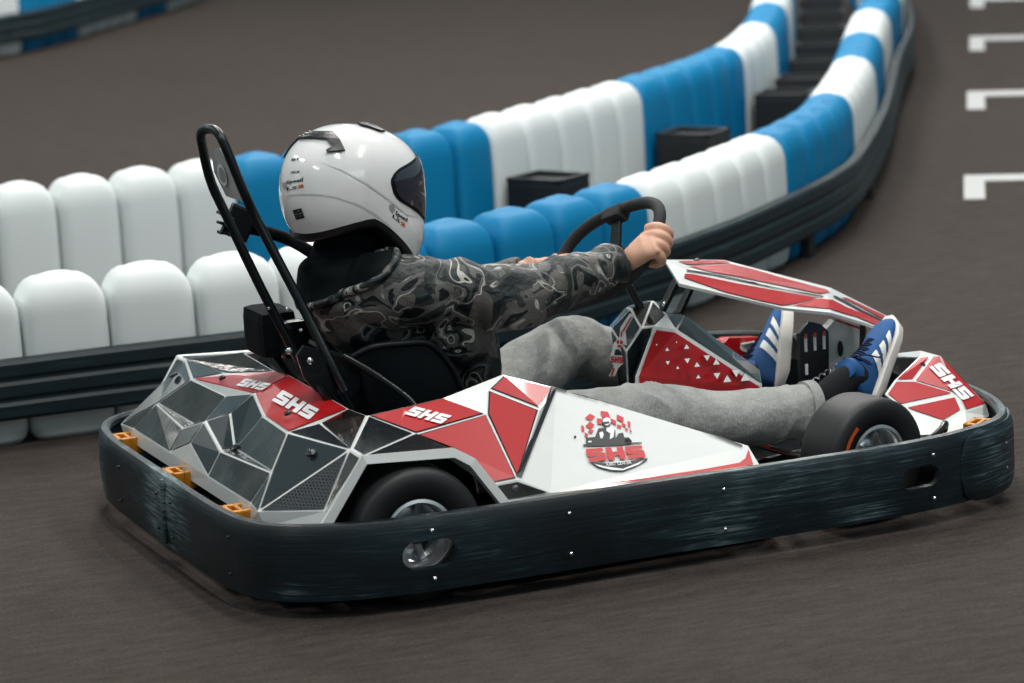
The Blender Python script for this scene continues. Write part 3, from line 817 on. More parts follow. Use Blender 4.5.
# ---- nose at the front
fk_ = {k: tuple(at(x, y, Y=Y)) for k, x, y, Y in (('a', 940, 356, -.28), ('b', 919, 357, -.26), ('b2', 932, 357, -.28), ('c', 914, 381, -.36), ('c2', 894, 381, -.36), ('d', 885, 394, -.42), ('e', 900, 406, -.47), ('f', 907, 411, -.51), ('g', 917, 435, -.57),
          ('h', 944, 434, -.58), ('i', 967, 427, -.56), ('j', 965, 412, -.52), ('k', 987, 405, -.44), ('l', 989, 416, -.46), ('m', 957, 394, -.42), ('o', 945, 424, -.55))}
fk_.update(c3=(1.06, 0, .27), c4=(1.09, 0, .20), c5=(.99, 0, .27), a2=(1.04, -.18, .31), k2=(1.12, -.28, .205))
flatten(fk_, ('a', 'm', 'k'), ['j']); flatten(fk_, ('c', 'm', 'e'), ['c2', 'd']); flatten(fk_, ('e', 'm', 'j'), ['f', 'o'])
ff0 = [(['a', 'b2', 'c', 'm'], 'red', .002), (['a', 'm', 'j', 'k'], 'red', .006), (['c', 'd', 'e', 'm'], 'red', .007), (['b2', 'b', 'd', 'c'], 'white', 0), (['e', 'f', 'n'], None, 0), (['m', 'e', 'f', 'o', 'j'] , None, 0), (['f', 'g', 'h', 'i', 'o'], None, 0), (['o', 'i', 'l', 'k', 'j'], None, 0)]
ff = [(['a', 'b2', 'c', 'm'], 'red', .003), (['a', 'm', 'j', 'k'], 'red', .006), (['c', 'c2', 'd', 'e', 'm'], 'red', .007), (['b2', 'b', 'c2', 'c'], 'red', .006), (['m', 'e', 'f', 'o', 'j'], 'red', .013), (['f', 'g', 'h', 'i', 'o'], None, 0), (['o', 'i', 'j'], None, 0), (['j', 'i', 'l', 'k'], None, 0),
      (['a', 'k', 'k2', 'a2'], 'red', .006), (['a2', 'k2', 'c4', 'c3'], 'red', .006), (['b', 'b2', 'a2', 'c3', 'c5'], None, 0), (['a', 'a2', 'b2'], None, 0)]
nose = facets('nose_bodywork', fk_, ff, kart, (.9, -.3, .1), both=True)
shs_on(nose, [(929, 368), (962, 401), (974, 397), (940, 363.5)], .10)
tube('bumper_bracket', [at(944, 430, Y=-.58), at(945, 424, Y=-.60), at(941, 430, Y=-.63), at(928, 440, Y=-.68), at(905, 448, Y=-.74)], .010, 'black', kart, 4)
tube('bumper_bracket', [(.95, .55, .16), (.955, .60, .20), (.93, .68, .19), (.90, .74, .18)], .011, 'black', kart, 4)
# ---- centre console
ck = dict(a=(.205, 0, .445), a2=(.222, .05, .44), a3=(.20, -.10, .40), a4=(.185, -.135, .10), b=(.265, 0, .492), b2=(.28, .06, .485), b3=(.255, -.085, .455), c=(.33, .0, .506), d=(.33, -.08, .482), d2=(.34, .08, .49), e=(.347, -.10, .442), f=(.275, -.118, .462), g=(.205, -.14, .34),
          h=(.59, -.11, .262), i=(.64, 0, .277), j=(.42, 0, .455), k=(.22, -.14, .10), l=(.62, -.11, .10), i2=(.60, .11, .262), j2=(.35, .11, .45))
cf = [(['a3', 'b3', 'f', 'g', 'k', 'a4'], 'black_vinyl', .004), (['b3', 'c', 'd', 'e', 'f'], 'foil', .005), (['f', 'e', 'h', 'l', 'k', 'g'], 'red', .009), (['d', 'c', 'j'], 'foil', .003), (['e', 'd', 'j'], 'black_vinyl', .003), (['e', 'j', 'i', 'h'], 'black_vinyl', .004),
      (['a', 'b', 'b3', 'a3'], 'black_vinyl', .004), (['b', 'c', 'b3'], 'foil', .003), (['a', 'a2', 'b2', 'b'], 'foil', .004), (['b', 'b2', 'd2', 'c'], 'black_vinyl', .004), (['j', 'c', 'd2', 'j2'], 'black_vinyl', .003), (['j', 'j2', 'i2', 'i'], 'black_vinyl', .004), (['a3', 'a4', 'a4m', 'a2'] if False else ['a', 'a3', 'a4'], 'black_vinyl', .003)]
con = facets('centre_console', ck, cf, kart, (.38, .02, .2))
# white triangles on the red side
Pc, nc = tri_plane(ck['f'], ck['e'], ck['h'])
if nc.dot(CAM-Pc) < 0: nc = -nc
bm = bmesh.new()
for i, (x, y, s, up) in enumerate([(355, 265, 5, 1), (363, 350, 6, 1), (490, 333, 6, 1), (430, 380, 13, 1), (433, 466, 13, 0), (498, 497, 10, 1), (555, 364, 17, 1), (558, 452, 18, 0), (622, 478, 18, 1), (684, 434, 21, 0), (745, 462, 22, 1), (748, 548, 22, 0), (815, 570, 26, 1), (870, 530, 27, 0), (930, 560, 30, 1), (630, 555, 14, 1)]):
    pr = lambda px, py, o: on_plane(600+px/6.4, 290+py/6.4, Pc+nc*o, nc)
    t = [(x-s, y+s*.8), (x+s, y+s*.6), (x-s*.1, y-s)] if up else [(x-s, y-s*.7), (x+s, y-s*.8), (x+s*.1, y+s)]
    sh = [(a-4, b-2) for a, b in t]
    add_art(bm, [sh], lambda a, b: pr(a, b, .0025), 1); add_art(bm, [t], lambda a, b: pr(a, b, .0035), 0)
merge_into(con, bm, ['print_white', 'ink'])
# pale strip with the badge, running over the driver-facing side
Ps = V((.20, -.05, .38)); ns = V((-.93, -.30, .2)).normalized()
bm = bmesh.new()
sp = lambda x, y, o=.012: on_plane(600+x/6.4, 290+y/6.4, Ps+ns*o, ns)
add_art(bm, [[(190, 150), (222, 158), (165, 262), (170, 330), (172, 420), (150, 470), (118, 498), (95, 552), (55, 552), (88, 490), (62, 440), (88, 340), (125, 300), (130, 240)]], lambda a, b: sp(a, b), 0)
add_art(bm, [[(195, 172), (203, 175), (150, 268), (140, 265)], [(133, 265), (145, 268), (140, 300), (130, 298)], [(82, 500), (96, 500), (80, 550), (66, 550)]], lambda a, b: sp(a, b, .0135), 1)
add_art(bm, [[(104, 325), (122, 320), (122, 342), (108, 345)], [(130, 320), (148, 330), (142, 350), (128, 342)], [(112, 352), (134, 352), (128, 370), (112, 366)], [(140, 356), (154, 364), (146, 380)]], lambda a, b: sp(a, b, .0135), 1)
add_art(bm, [[(98, 380), (118, 378), (134, 396), (140, 418), (90, 416)]], lambda a, b: sp(a, b, .0135), 2)
q = quadmap([(66, 462, 0), (146, 470, 0), (150, 432, 0), (70, 422, 0)])
for g in word_SHS(0, .1):
    pts = [(q(u, v).x, q(u, v).y) for u, v in g]; add_art(bm, [pts], lambda a, b: sp(a, b, .0135), 1)
obj('badge_strip', bm, ['print_white', 'print_red', 'ink'], con)

# ---- front fairing: long panel over the feet
gk = dict(a=(.43, .13, .588), b=(.608, .13, .567), c=(.938, .13, .450), d=(1.125, .09, .350), e=(.348, -.13, .584), f=(.655, -.13, .470), g=(.796, -.13, .439), h=(.985, -.10, .364), m=(.411, -.05, .600), m1=(.60, .02, .575), m2=(.865, .0, .475), m3=(1.07, 0, .366))
gk['m'] = tuple(at(687, 266, Y=-.06)); gk['ctr'] = tuple(at(697, 262, Y=.06))
gf = [(['a', 'b', 'm1', 'ctr'], 'red', .005), (['b', 'c', 'm2', 'm1'], 'red', .005), (['c', 'd', 'm3', 'm2'], 'red', .004), (['m', 'm1', 'm2', 'f'], 'red', .011), (['e', 'm', 'f'], None, 0), (['ctr', 'm1', 'm'], None, 0), (['a', 'ctr', 'm', 'e'], None, 0), (['f', 'm2', 'g'], 'red', .005), (['m2', 'm3', 'h', 'g'], 'red', .007)]
gk = dict(a=(.43, .13, .588), b=(.608, .13, .567), c=(.938, .13, .450), d=(1.10, .09, .352), e=(.348, -.13, .570), f=(.655, -.13, .467), g=(.796, -.13, .437), h=(.985, -.10, .362))
for kx, pxy, yy in (('m', (687, 270), -.06), ('m1', (737, 280), -.04), ('mb', (784, 290), -.035), ('m2', (828, 297), -.03), ('m3', (884, 322), -.02)): gk[kx] = tuple(at(*pxy, Y=yy))
gf = [(['a', 'b', 'm1', 'm'], None, 0), (['b', 'c', 'm2', 'mb', 'm1'], None, 0), (['c', 'd', 'm3', 'm2'], None, 0), (['f', 'e', 'm', 'm1', 'mb'], None, 0), (['mb', 'm2', 'g', 'f'], None, 0), (['m2', 'm3', 'h', 'g'], None, 0), (['a', 'm', 'e'], None, 0)]
fair = facets('front_fairing', gk, gf, kart, (.6, 0, .1), th=.008)
bvF = bvh_of(fair)
bm = bmesh.new()
def fair_px(mi, pts, off):
    """sticker outline from the photo, dropped on the fairing's faces and split finely so it bends with them"""
    tri = tessellate_polygon([[V((x, y, 0)) for x, y in pts]])
    b = bmesh.new(); vs = [b.verts.new((x, y, 0)) for x, y in pts]
    for t in tri:
        try: b.faces.new([vs[i] for i in t])
        except ValueError: pass
    bmesh.ops.triangulate(b, faces=b.faces[:])
    for _ in range(4):
        es = [e for e in b.edges if e.calc_length() > 7]
        if not es: break
        bmesh.ops.subdivide_edges(b, edges=es, cuts=1); bmesh.ops.triangulate(b, faces=b.faces[:])
    mp = {}
    for v in b.verts:
        d = ray(v.co.x, v.co.y).normalized(); h, n, i, _ = bvF.ray_cast(CAM, d)
        mp[v] = None if h is None else h+(n if n.dot(d) < 0 else -n)*(off+.0012)
    mv = {}
    for f in b.faces:
        if any(mp[v] is None for v in f.verts): continue
        w = []
        for v in f.verts:
            if v not in mv: mv[v] = bm.verts.new(mp[v])
            w.append(mv[v])
        g = bm.faces.new(w); g.material_index = mi
    b.free()
S1 = lambda pts: [(620+x/4.267, 230+y/4.267) for x, y in pts]
S2 = lambda pts: [(600+x/3.103, 240+y/3.103) for x, y in pts]
fair_px(0, S1([(245, 136), (440, 133), (470, 143), (290, 151)]), .002)
fair_px(0, S1([(292, 157), (470, 150), (560, 170), (700, 210), (880, 258), (895, 268), (850, 275), (700, 243), (500, 202), (380, 180)]), .002)
fair_px(0, S1([(275, 190), (310, 192), (500, 232), (700, 268), (845, 293), (720, 322), (690, 324), (600, 305), (450, 268), (272, 206)]), .002)
fair_px(1, S1([(285, 172), (400, 190), (500, 211), (700, 254), (866, 285), (866, 290), (700, 260), (500, 217), (400, 196), (283, 178)]), .002)
fair_px(0, S1([(735, 326), (850, 296), (905, 301), (960, 330), (1023, 356), (1023, 378), (960, 360), (890, 338), (820, 332)]), .002)
fair_px(0, S2([(745, 180), (765, 182), (880, 236), (888, 248), (870, 244), (800, 206)]), .002)
fair_px(1, S2([(722, 174), (735, 178), (800, 213), (883, 255), (881, 259), (797, 218), (724, 179)]), .002)
fair_px(0, S2([(800, 243), (800, 222), (868, 254), (880, 262), (866, 270)]), .002)
obj('fairing_stripes', bm, ['red', 'ink'], fair)
bolt(at(697, 260, Y=.10), (0, 0, 1), .006, fair, 'dark_steel')
for dy, (x0, y0), (x1, y1) in ((-.05, (677, 280), (664, 306)), (.03, (692, 284), (677, 317))):
    a, b = at(x0, y0, Y=dy), at(x1, y1, Y=dy); bm = bmesh.new(); d = b-a
    add_box(bm, (a+b)/2, (.030, .012, d.length+.03), rot_to(-d, V((0, 1, 0))) @ Matrix.Rotation(PI/2, 3, 'Z'), .003)
    st = obj('fairing_strut', bm, 'black', kart); bolt(b+V((0, -.008, .004)), (0, -1, 0), .006, st)
tube('fairing_post', [at(863, 322, Y=-.075), at(862, 366, Y=-.075), at(861, 396, Y=-.075)], .009, 'black', kart)

# ---- pedals and their box
b = bmesh.new()
add_prism(b, [V((.735, -.06, .22)), (V((.735, -.06, .375))), V((.765, -.06, .405)), V((.80, -.06, .395)), V((.825, -.06, .37)), V((.82, -.06, .22))], V((0, -1, 0)), .018)
pb = obj('pedal_box', b, 'dark_steel', kart)
for k in range(3):
    for z in ((.345, .275) if k == 0 else (.345,)):
        box('slot', (.752+k*.028, -.062, z), (.008, .004, .042 if z > .3 else .03), 'print_white' , pb, bevel=.001)
        if z > .3: box('slot_top', (.752+k*.028, -.0635, z+.022), (.008, .004, .012), 'print_orange', pb, bevel=.001)
b = bmesh.new()
add_prism(b, [V((.835, -.04, .20)), V((.83, -.04, .375)), V((.855, -.04, .395)), V((.93, -.04, .36)), V((.955, -.04, .34)), V((.955, -.04, .20))], V((0, -1, 0)), .03)
pw = obj('pedal_guard', b, 'white', kart)
box('guard_cap', (.905, -.02, .375), (.10, .05, .006), 'red', pw, Matrix.Rotation(.42, 3, 'Y'), .002)
b = bmesh.new(); add_loft(b, [(V((.868, -.0405, .315)), .008, .022, (0, 0, 1)), (V((.868, -.044, .315)), .008, .022, (0, 0, 1))], 16)
obj('guard_slot', b, 'ink', pw, True, angle=40)
pts = [V((.70+.15*k/40, -.10+.006*math.cos(k*1.3), .225+.07*k/40+.006*math.sin(k*1.3))) for k in range(41)]
tube('pedal_spring', pts, .0022, 'steel', pb)
for s in (-1, 1):
    y = -.27 if s < 0 else .20
    q = tube('foot_pedal', [(1.0 if s < 0 else .88, y-.05*s, .08), (.98 if s < 0 else .88, y-.05*s, .25), (.97 if s < 0 else .87, y+.04*s, .30)], .009, 'dark_steel', kart, 4)

b = bmesh.new(); add_prism(b, [at(x, y, Y=.42) for x, y in ((721, 346), (729, 338), (760, 337), (763, 350), (750, 358), (730, 354))], V((0, -1, .1)), .06, 0)
drop = ell(746, 347, 6, 5, 16); add_art(b, [drop], lambda x, y: at(x, y, Y=.415), 1)
obj('inner_nose_flap', b, ['red', 'print_white'], kart)

# ---- steering
th, ro = math.radians(55), math.radians(23)
L_, V_ = V((0, -1, 0)), V((math.cos(th), 0, math.sin(th)))
su = L_*math.cos(ro)+V_*math.sin(ro); sv = -L_*math.sin(ro)+V_*math.cos(ro); sn = L_.cross(V_).normalized()
SC = V((.203, 0, .648))-su*.010
def swp(u, v, w=0): return SC+su*u+sv*v+sn*w
HW, HH = .229, .138
ring = []
for k in range(72):
    t = 2*PI*k/72; c, s_ = math.cos(t), math.sin(t); e = 2/2.75
    ring.append(swp(math.copysign(abs(c)**e, c)*HW, math.copysign(abs(s_)**e, s_)*HH))
bm = bmesh.new(); add_tube(bm, ring, .0165, 14, closed=True)
swl = obj('steering_wheel', bm, 'grip', kart, True)
if sn.x < 0: sn = -sn           # sn points away from the driver
hubc = SC+sn*.035
for a, b, w in ((swp(-.01, HH-.004), None, .042), (swp(-HW*.95, -.03), None, .036), (swp(HW*.95, -.03), None, .036)):
    d = hubc-a; bm = bmesh.new(); add_box(bm, (a+hubc)/2, (w, .008, d.length), rot_to(d, sn), .003); obj('wheel_spoke', bm, 'black', swl)
bm = bmesh.new(); add_box(bm, swp(-.01, HH-.012), (.075, .042, .036), rot_to(sv, sn), .008); obj('spoke_mount', bm, 'grip', swl)
bm = bmesh.new(); add_loft(bm, [(hubc-sn*.008, .045, .045), (hubc+sn*.02, .045, .045), (hubc+sn*.03, .025, .025)], 20); obj('wheel_hub', bm, 'black', swl, True, angle=40)
tube('steering_column', [hubc, at(643, 312, Y=-.01), V((.52, 0, .2))], .0115, 'black', kart)

# ---- seat
st_ = [((-.625, 0, .50), (-.60, -.205, .505), .55), ((-.60, 0, .42), (-.555, -.23, .528), .7), ((-.58, 0, .28), (-.48, -.235, .528), .75), ((-.54, 0, .14), (-.405, -.235, .518), .75), ((-.42, 0, .085), (-.35, -.232, .455), .75),
       ((-.30, 0, .075), (-.315, -.228, .375), .75), ((-.18, 0, .085), (-.25, -.222, .25), .75), ((-.06, 0, .105), (-.06, -.215, .15), .8), ((.0, 0, .115), (.0, -.20, .125), .9)]
SS = []
bm = bmesh.new(); rows = []
cs = catmull([s[0] for s in st_], 5); rs = catmull([s[1] for s in st_], 5)
for c, r in zip(cs, rs):
    row = []
    for k in range(25):
        t = (k/24*2-1); e = abs(t)
        f = e**2.6; yy = r.y*math.copysign(min(1, 1-(1-e)**1.7), t)*-1
        p = c.lerp(V((r.x, 0, r.z)), f); row.append(bm.verts.new((p.x, -yy if False else yy, p.z)))
    rows.append(row)
for a, b in zip(rows, rows[1:]):
    for k in range(24): bm.faces.new((a[k], a[k+1], b[k+1], b[k]))
bmesh.ops.recalc_face_normals(bm, faces=bm.faces[:])
bmesh.ops.solidify(bm, geom=bm.faces[:], thickness=.012)
seat = obj('seat', bm, 'seat', kart, True, angle=60)
for s in (1, -1): tube('seat_rim', [(r.x, r.y*s, r.z) for r in rs], .009, 'seat', seat)
tube('seat_stay', [at(344, 356, Y=-.21), at(362, 366, Y=-.24), at(392, 386, Y=-.28), at(412, 402, Y=-.31), at(424, 420, Y=-.34)], .0085, 'black', kart, 4)
# ---- roll hoop behind the seat
A1 = [at(322, 396, Y=.0), at(302, 366, Y=.005), at(262, 290, Y=.03), at(226, 215, Y=.06), at(211, 182, Y=.075), at(203, 150, Y=.07), at(201, 134, Y=.055)]
A2 = [at(208, 129, Y=.02), at(217, 132, Y=-.02), at(225, 146, Y=-.045), at(243, 190, Y=-.06), at(258, 222, Y=-.06), at(300, 302, Y=-.12), at(332, 365, Y=-.20), at(345, 391, Y=-.22)]
hp = tube('roll_hoop', A1+A2, .0125, 'black', kart, 5, 14)
bm = bmesh.new(); add_prism(bm, [at(211, 150, Y=.04), at(219, 148, Y=-.02), at(243, 190, Y=-.05), at(246, 203, Y=-.052), at(226, 196, Y=.05), at(214, 172, Y=.06)], V((-1, -.2, .3)), .004)
pl = obj('hoop_plate', bm, simple('plate_grey', (176, 176, 176), .45), hp)
bm = bmesh.new(); px = []
Pp, npl = tri_plane(at(211, 150, Y=.04), at(243, 190, Y=-.05), at(226, 196, Y=.05))
if npl.dot(CAM-Pp) < 0: npl = -npl
rg = lambda r: [(222+r*.55*math.cos(2*PI*k/18)+.35*r*math.sin(2*PI*k/18), 175+r*1.5*math.sin(2*PI*k/18)) for k in range(18)]
for r, mi, o in ((7.5, 0, .008), (5.2, 1, .009)): add_art(bm, [rg(r)], lambda x, y: on_plane(x, y, Pp+npl*o, npl), mi)
obj('plate_emblem', bm, ['print_white', 'print_grey'], pl)
# bracket, mounting plates and bolts at the foot of the hoop
bm = bmesh.new()
P1 = [at(x, y, Y=-.20) for x, y in ((297, 356), (304, 346), (318, 350), (334, 362), (360, 376), (360, 388), (350, 397), (316, 392), (304, 378))]
add_prism(bm, P1, V((-.2, -1, .1)), .03); obj('hoop_bracket', bm, 'black', kart)
for x, y in ((289, 351), (310, 361), (269, 308), (287, 309), (301, 330), (283, 330)): bolt(at(x, y, Y=(-.225 if x > 300 else -.21) if y > 340 else (.01 if x in (269, 283) else -.14)), (0, -1, .2), .006 if y > 340 else .003, hp)
for a, b in (((318, 384), (330, 402)), ((338, 388), (350, 408))):
    p, q = at(*a, Y=-.19), at(*b, Y=-.19); tube('hoop_leg', [p, q, V((q.x+.02, q.y, .1))], .014, 'black', kart)
bm = bmesh.new()
c = at(270, 330, Y=.20); add_box(bm, c, (.10, .17, .125), None, .03); bx_ = obj('rear_control_box', bm, 'matte', kart)
bm = bmesh.new(); add_box(bm, c+V((.03, -.10, -.01)), (.075, .05, .10), None, .02); obj('box_cover', bm, 'black', bx_)
tube('box_cable', [c+V((0, -.02, -.06)), c+V((.03, -.08, -.12)), c+V((.08, -.12, -.15))], .008, 'matte', bx_, 4)
# head-rest bracket on the hoop with its strap
c = at(228, 224, Y=.10)
bm = bmesh.new(); add_box(bm, c+V((.03, 0, 0)), (.075, .02, .085), Matrix.Rotation(.5, 3, 'Y'), .008); rb = obj('restraint_bracket', bm, 'black', hp)
for dz in (-.028, 0, .028):
    bm = bmesh.new(); add_box(bm, c+V((-.005, 0, dz*.8)), (.045, .03, .008), Matrix.Rotation(.35+dz*6, 3, 'Y'), .003); obj('bracket_fin', bm, 'dark_steel', rb)
tube('restraint_arm', [at(236, 226, Y=.12), at(262, 231, Y=.14), at(290, 240, Y=.12), at(318, 256, Y=.02), at(334, 260, Y=-.03)], .016, 'matte', hp, 5)

# ------------------------------------------------------------------ driver
per = thing('person', 'person in a white full-face helmet, camouflage jacket and grey jeans steering the kart', 'person', (0, 0, 0))
def nz(p, s, o=0): return noise.noise(V((p.x*s+o, p.y*s+3.1*o, p.z*s-o)))
# joints
sN, eN, wN = V((-.44, -.175, .650)), V((-.185, -.255, .625)), V((.165, -.185, .655))
sF, eF, wF = V((-.42, .175, .645)), V((-.13, .24, .55)), V((.04, .165, .603))
hipN, knN, anN = V((-.27, -.11, .19)), V((.20, -.27, .245)), V((.675, -.28, .222))
hipF, knF, anF = V((-.27, .11, .19)), V((.215, .20, .365)), V((.64, .14, .19))
hN = swp(HW+.0, -.005)      # near hand on the rim
bm = bmesh.new()
add_loft(bm, [((-.27, 0, .15), .12, .10), ((-.27, 0, .22), .155, .12), ((-.33, 0, .36), .14, .10), ((-.43, 0, .52), .16, .10), ((-.48, 0, .64), .13, .085), ((-.495, 0, .70), .06, .06), ((-.49, 0, .80), .055, .06), ((-.49, 0, .86), .07, .085), ((-.49, 0, .93), .075, .09), ((-.49, 0, .98), .05, .06)], 24, up=V((1, 0, 0)))
def limb(bm, pts, rs, n=16, k=4):
    P = catmull(pts, k); R = catmull([(r, 0, 0) for r in rs], k)
    add_loft(bm, [(p, r.x, r.x) for p, r in zip(P, R)], n)
limb(bm, [sN+V((-.02, .06, 0)), sN, eN, wN], [.05, .05, .04, .026]); limb(bm, [sF+V((-.02, -.06, 0)), sF, eF, wF], [.05, .05, .04, .026])
limb(bm, [hipN, knN, anN, anN+V((.04, 0, .01))], [.08, .05, .035, .035]); limb(bm, [hipF, knF, anF, anF+V((.04, 0, .01))], [.08, .05, .035, .035])
# hands: palm across the rim, fingers curling round it
def hand(bm, grip, axis, wrist, outward, thumb_dir, k=1.0):
    """grip: centre of the rim under the palm, axis: rim direction (towards the index finger), outward: from the rim towards the back of the hand"""
    axis = axis.normalized(); fwd = (grip-wrist); fwd -= axis*fwd.dot(axis); fwd.normalize()
    out = outward-axis*outward.dot(axis)-fwd*outward.dot(fwd); out.normalize()
    pc = grip-fwd*.030+out*.024
    # palm: broad slab from wrist to knuckles
    wr = wrist
    kn = grip+fwd*.026+out*.022
    add_loft(bm, [(wr-fwd*.02, .023*k, .027*k, tuple(axis)), (wr, .023*k, .028*k, tuple(axis)), (wr.lerp(kn, .35)+out*.003, .023*k, .033*k, tuple(axis)), (wr.lerp(kn, .68)+out*.003, .021*k, .040*k, tuple(axis)), (kn.lerp(wr, .16)+out*.001, .0165*k, .043*k, tuple(axis)), (kn, .012*k, .041*k, tuple(axis))], 20)
    lens = [.95, 1.05, 1.0, .82]
    for i in range(4):
        o = axis*(.032-.0215*i)*k; L = lens[i]
        base = grip+o+out*.021-fwd*.012
        pts = [base, base+fwd*.034*L+out*.002, grip+o+fwd*(.040*L)+out*.004, grip+o+fwd*.036*L-out*.020, grip+o+fwd*.008-out*.031, grip+o-fwd*.012-out*.026]
        rs = [.0118, .0122, .0112, .0100, .0090, .0075]
        P = catmull(pts, 4); R = catmull([(r*k, 0, 0) for r in rs], 4)
        add_loft(bm, [(p, r.x, r.x) for p, r in zip(P, R)], 12)
    # thumb from the side of the palm, closing round the other side of the rim
    tb = wr.lerp(kn, .38)+axis*.024
    pts = [tb, tb+axis*.018+fwd*.022-out*.008, grip+axis*.040-out*.018+fwd*.002, grip+axis*.030-out*.029+fwd*.020]
    P = catmull(pts, 4); R = catmull([(r, 0, 0) for r in (.015, .0125, .0112, .009)], 4)
    add_loft(bm, [(p, r.x, r.x) for p, r in zip(P, R)], 12)
axN = (sv*1.0-su*.15)
gN = swp(HW-.004, -.030)
hand(bm, gN, axN, V((.180, -.185, .655)), V((-.1, -1, .55)), None, 1.22)
gF = swp(-HW+.004, .010)
hand(bm, gF, sv+su*.1, wF+V((.01, 0, 0)), V((-.3, .2, 1)), None, 1.0)
bodyme = remeshed(bm, .0030, 5, 'body')
body = obj('body', bodyme, 'skin', per, True)

# ---- jacket
def folds(a, b): return lambda c, n: a*nz(c, 9, 1.3)+b*nz(c, 22, 4.7)
bm = bmesh.new()
add_loft(bm, [((-.30, 0, .215), .165, .125), ((-.31, 0, .30), .170, .130), ((-.345, 0, .40), .168, .130), ((-.405, 0, .50), .182, .135), ((-.475, 0, .59), .19, .15), ((-.515, 0, .655), .175, .145), ((-.525, 0, .705), .13, .12), ((-.52, 0, .73), .09, .09)], 28, up=V((1, 0, 0)))
limb(bm, [sN+V((-.06, .08, -.01)), sN+V((0, .005, 0)), sN.lerp(eN, .5)+V((0, 0, .0)), eN+V((0, 0, -.012)), eN.lerp(wN, .45)+V((0, 0, -.010)), eN.lerp(wN, .8), wN+V((-.005, 0, -.002))], [.10, .097, .084, .081, .068, .056, .050], 20)
limb(bm, [sF+V((-.06, -.08, -.01)), sF, sF.lerp(eF, .5), eF, eF.lerp(wF, .45), eF.lerp(wF, .8), wF+V((-.01, 0, 0))], [.10, .095, .078, .066, .054, .044, .038], 20)
# hanging fold under the near arm
limb(bm, [V((-.35, -.15, .56)), V((-.29, -.17, .52)), V((-.25, -.15, .46)), V((-.235, -.12, .38)), V((-.23, -.08, .30))], [.09, .085, .07, .06, .05], 14)
def jk(c, n):
    t = 0
    # ring creases across the sleeve, long sagging folds on the back
    d = (wN-sN).normalized(); u = (c-sN).dot(d)
    if c.y < -.13 and c.x > -.42: t += .0042*math.sin(u*70+6*nz(c, 7))*max(0, 1-abs(nz(c, 4, 2))*1.2)
    return t+.012*nz(c, 8, 1.3)+.006*nz(c, 20, 4.7)
jm = remeshed(bm, .007, 2, 'jacket', jk)
jacket = obj('jacket', jm, 'camo', per, True)
bvJ = bvh_of(jacket)
# black inside of the open collar on the upper back, and the collar edge round it
def collar(c):
    p0 = V((-.455, 0, .742)); return (c-p0).dot(V((-.56, 0, .83)))
bm = bmesh.new(); bm.from_mesh(jm)
bmesh.ops.delete(bm, geom=[f for f in bm.faces if collar(f.calc_center_median()) < 0 or f.calc_center_median().y > .3], context='FACES')
for v in bm.verts: v.co += v.normal*.006
bmesh.ops.solidify(bm, geom=bm.faces[:], thickness=.008)
for v in bm.verts: pass
obj('collar_lining', bm, 'matte', per, True)
rim = []
for k in range(64):
    a = 2*PI*k/64; dr = V((math.cos(a), math.sin(a), 0)); ax1 = V((.83, 0, .56)); o0 = V((-.56, 0, .672))
    d = (ax1*math.cos(a)+V((0, 1, 0))*math.sin(a)).normalized(); h, n, i, _ = bvJ.ray_cast(o0+d*.5, -d)
    if h is not None: rim.append(h+n*.006)
bm = bmesh.new(); add_tube(bm, rim, .011, 8, closed=True); obj('collar_edge', bm, 'camo', per, True)
bm = bmesh.new(); add_loft(bm, [((-.53, 0, .68), .10, .11), ((-.52, 0, .74), .085, .095), ((-.51, 0, .79), .075, .085), ((-.505, 0, .82), .07, .08)], 24, up=V((1, 0, 0))); obj('neck_warmer', bm, 'matte', per, True)
# cuffs
def ringband(name, c, d, r, w, mat, th=.004):
    bm = bmesh.new(); d = d.normalized(); add_loft(bm, [(c-d*w/2, r-.006, r-.006), (c-d*w/2, r, r), (c, r+th*.6, r+th*.6), (c+d*w/2, r, r), (c+d*w/2, r-.008, r-.008)], 28); return obj(name, bm, mat, per, True, angle=60)
# ---- jeans
bm = bmesh.new()
add_loft(bm, [((-.42, 0, .19), .14, .085), ((-.32, 0, .19), .165, .10), ((-.20, 0, .20), .16, .095), ((-.10, 0, .21), .10, .07)], 24)
limb(bm, [hipN, hipN.lerp(knN, .4)+V((0, 0, .015)), knN+V((-.10, .01, .012)), knN+V((.0, 0, .010)), knN.lerp(anN, .35)+V((0, 0, -.012)), knN.lerp(anN, .7)+V((0, 0, -.012)), anN+V((-.03, 0, -.002))], [.11, .105, .092, .088, .078, .074, .070], 22)
limb(bm, [hipF, hipF.lerp(knF, .5)+V((0, 0, .02)), knF+V((-.05, 0, .005)), knF+V((.03, 0, -.02)), knF.lerp(anF, .4), knF.lerp(anF, .75), anF+V((-.02, 0, 0))], [.11, .098, .085, .080, .072, .066, .062], 22)
def jn(c, n):
    t = .007*nz(c, 8, 2.2)+.003*nz(c, 24, 7)
    if c.y < -.1 and c.x > -.1:
        w_ = lambda f, ph: (1-abs(math.sin(f+ph)))**2
        t += .008*w_((c.x+c.z*.7)*34, 4*nz(c, 5))*math.exp(-((c.x-.19)/.10)**2)+.005*w_((c.x-c.z*.6)*38, 4*nz(c, 6))*math.exp(-((c.x-.58)/.10)**2)
    return t
jeans = obj('jeans', remeshed(bm, .007, 2, 'jeans', jn), 'denim', per, True)
for a, k, r in ((anN+V((-.028, 0, -.002)), knN, .0715), (anF+V((-.02, 0, 0)), knF, .064)):
    d = (a-k).normalized(); bm = bmesh.new()
    add_loft(bm, [(a-d*.022, r-.006, r-.006), (a-d*.022, r+.002, r+.002), (a+d*.006, r+.004, r+.004), (a+d*.009, r, r), (a+d*.008, r-.01, r-.01), (a-d*.01, r-.02, r-.02)], 28, cap=False)
    obj('jeans_hem', bm, 'denim', jeans, True, angle=60)
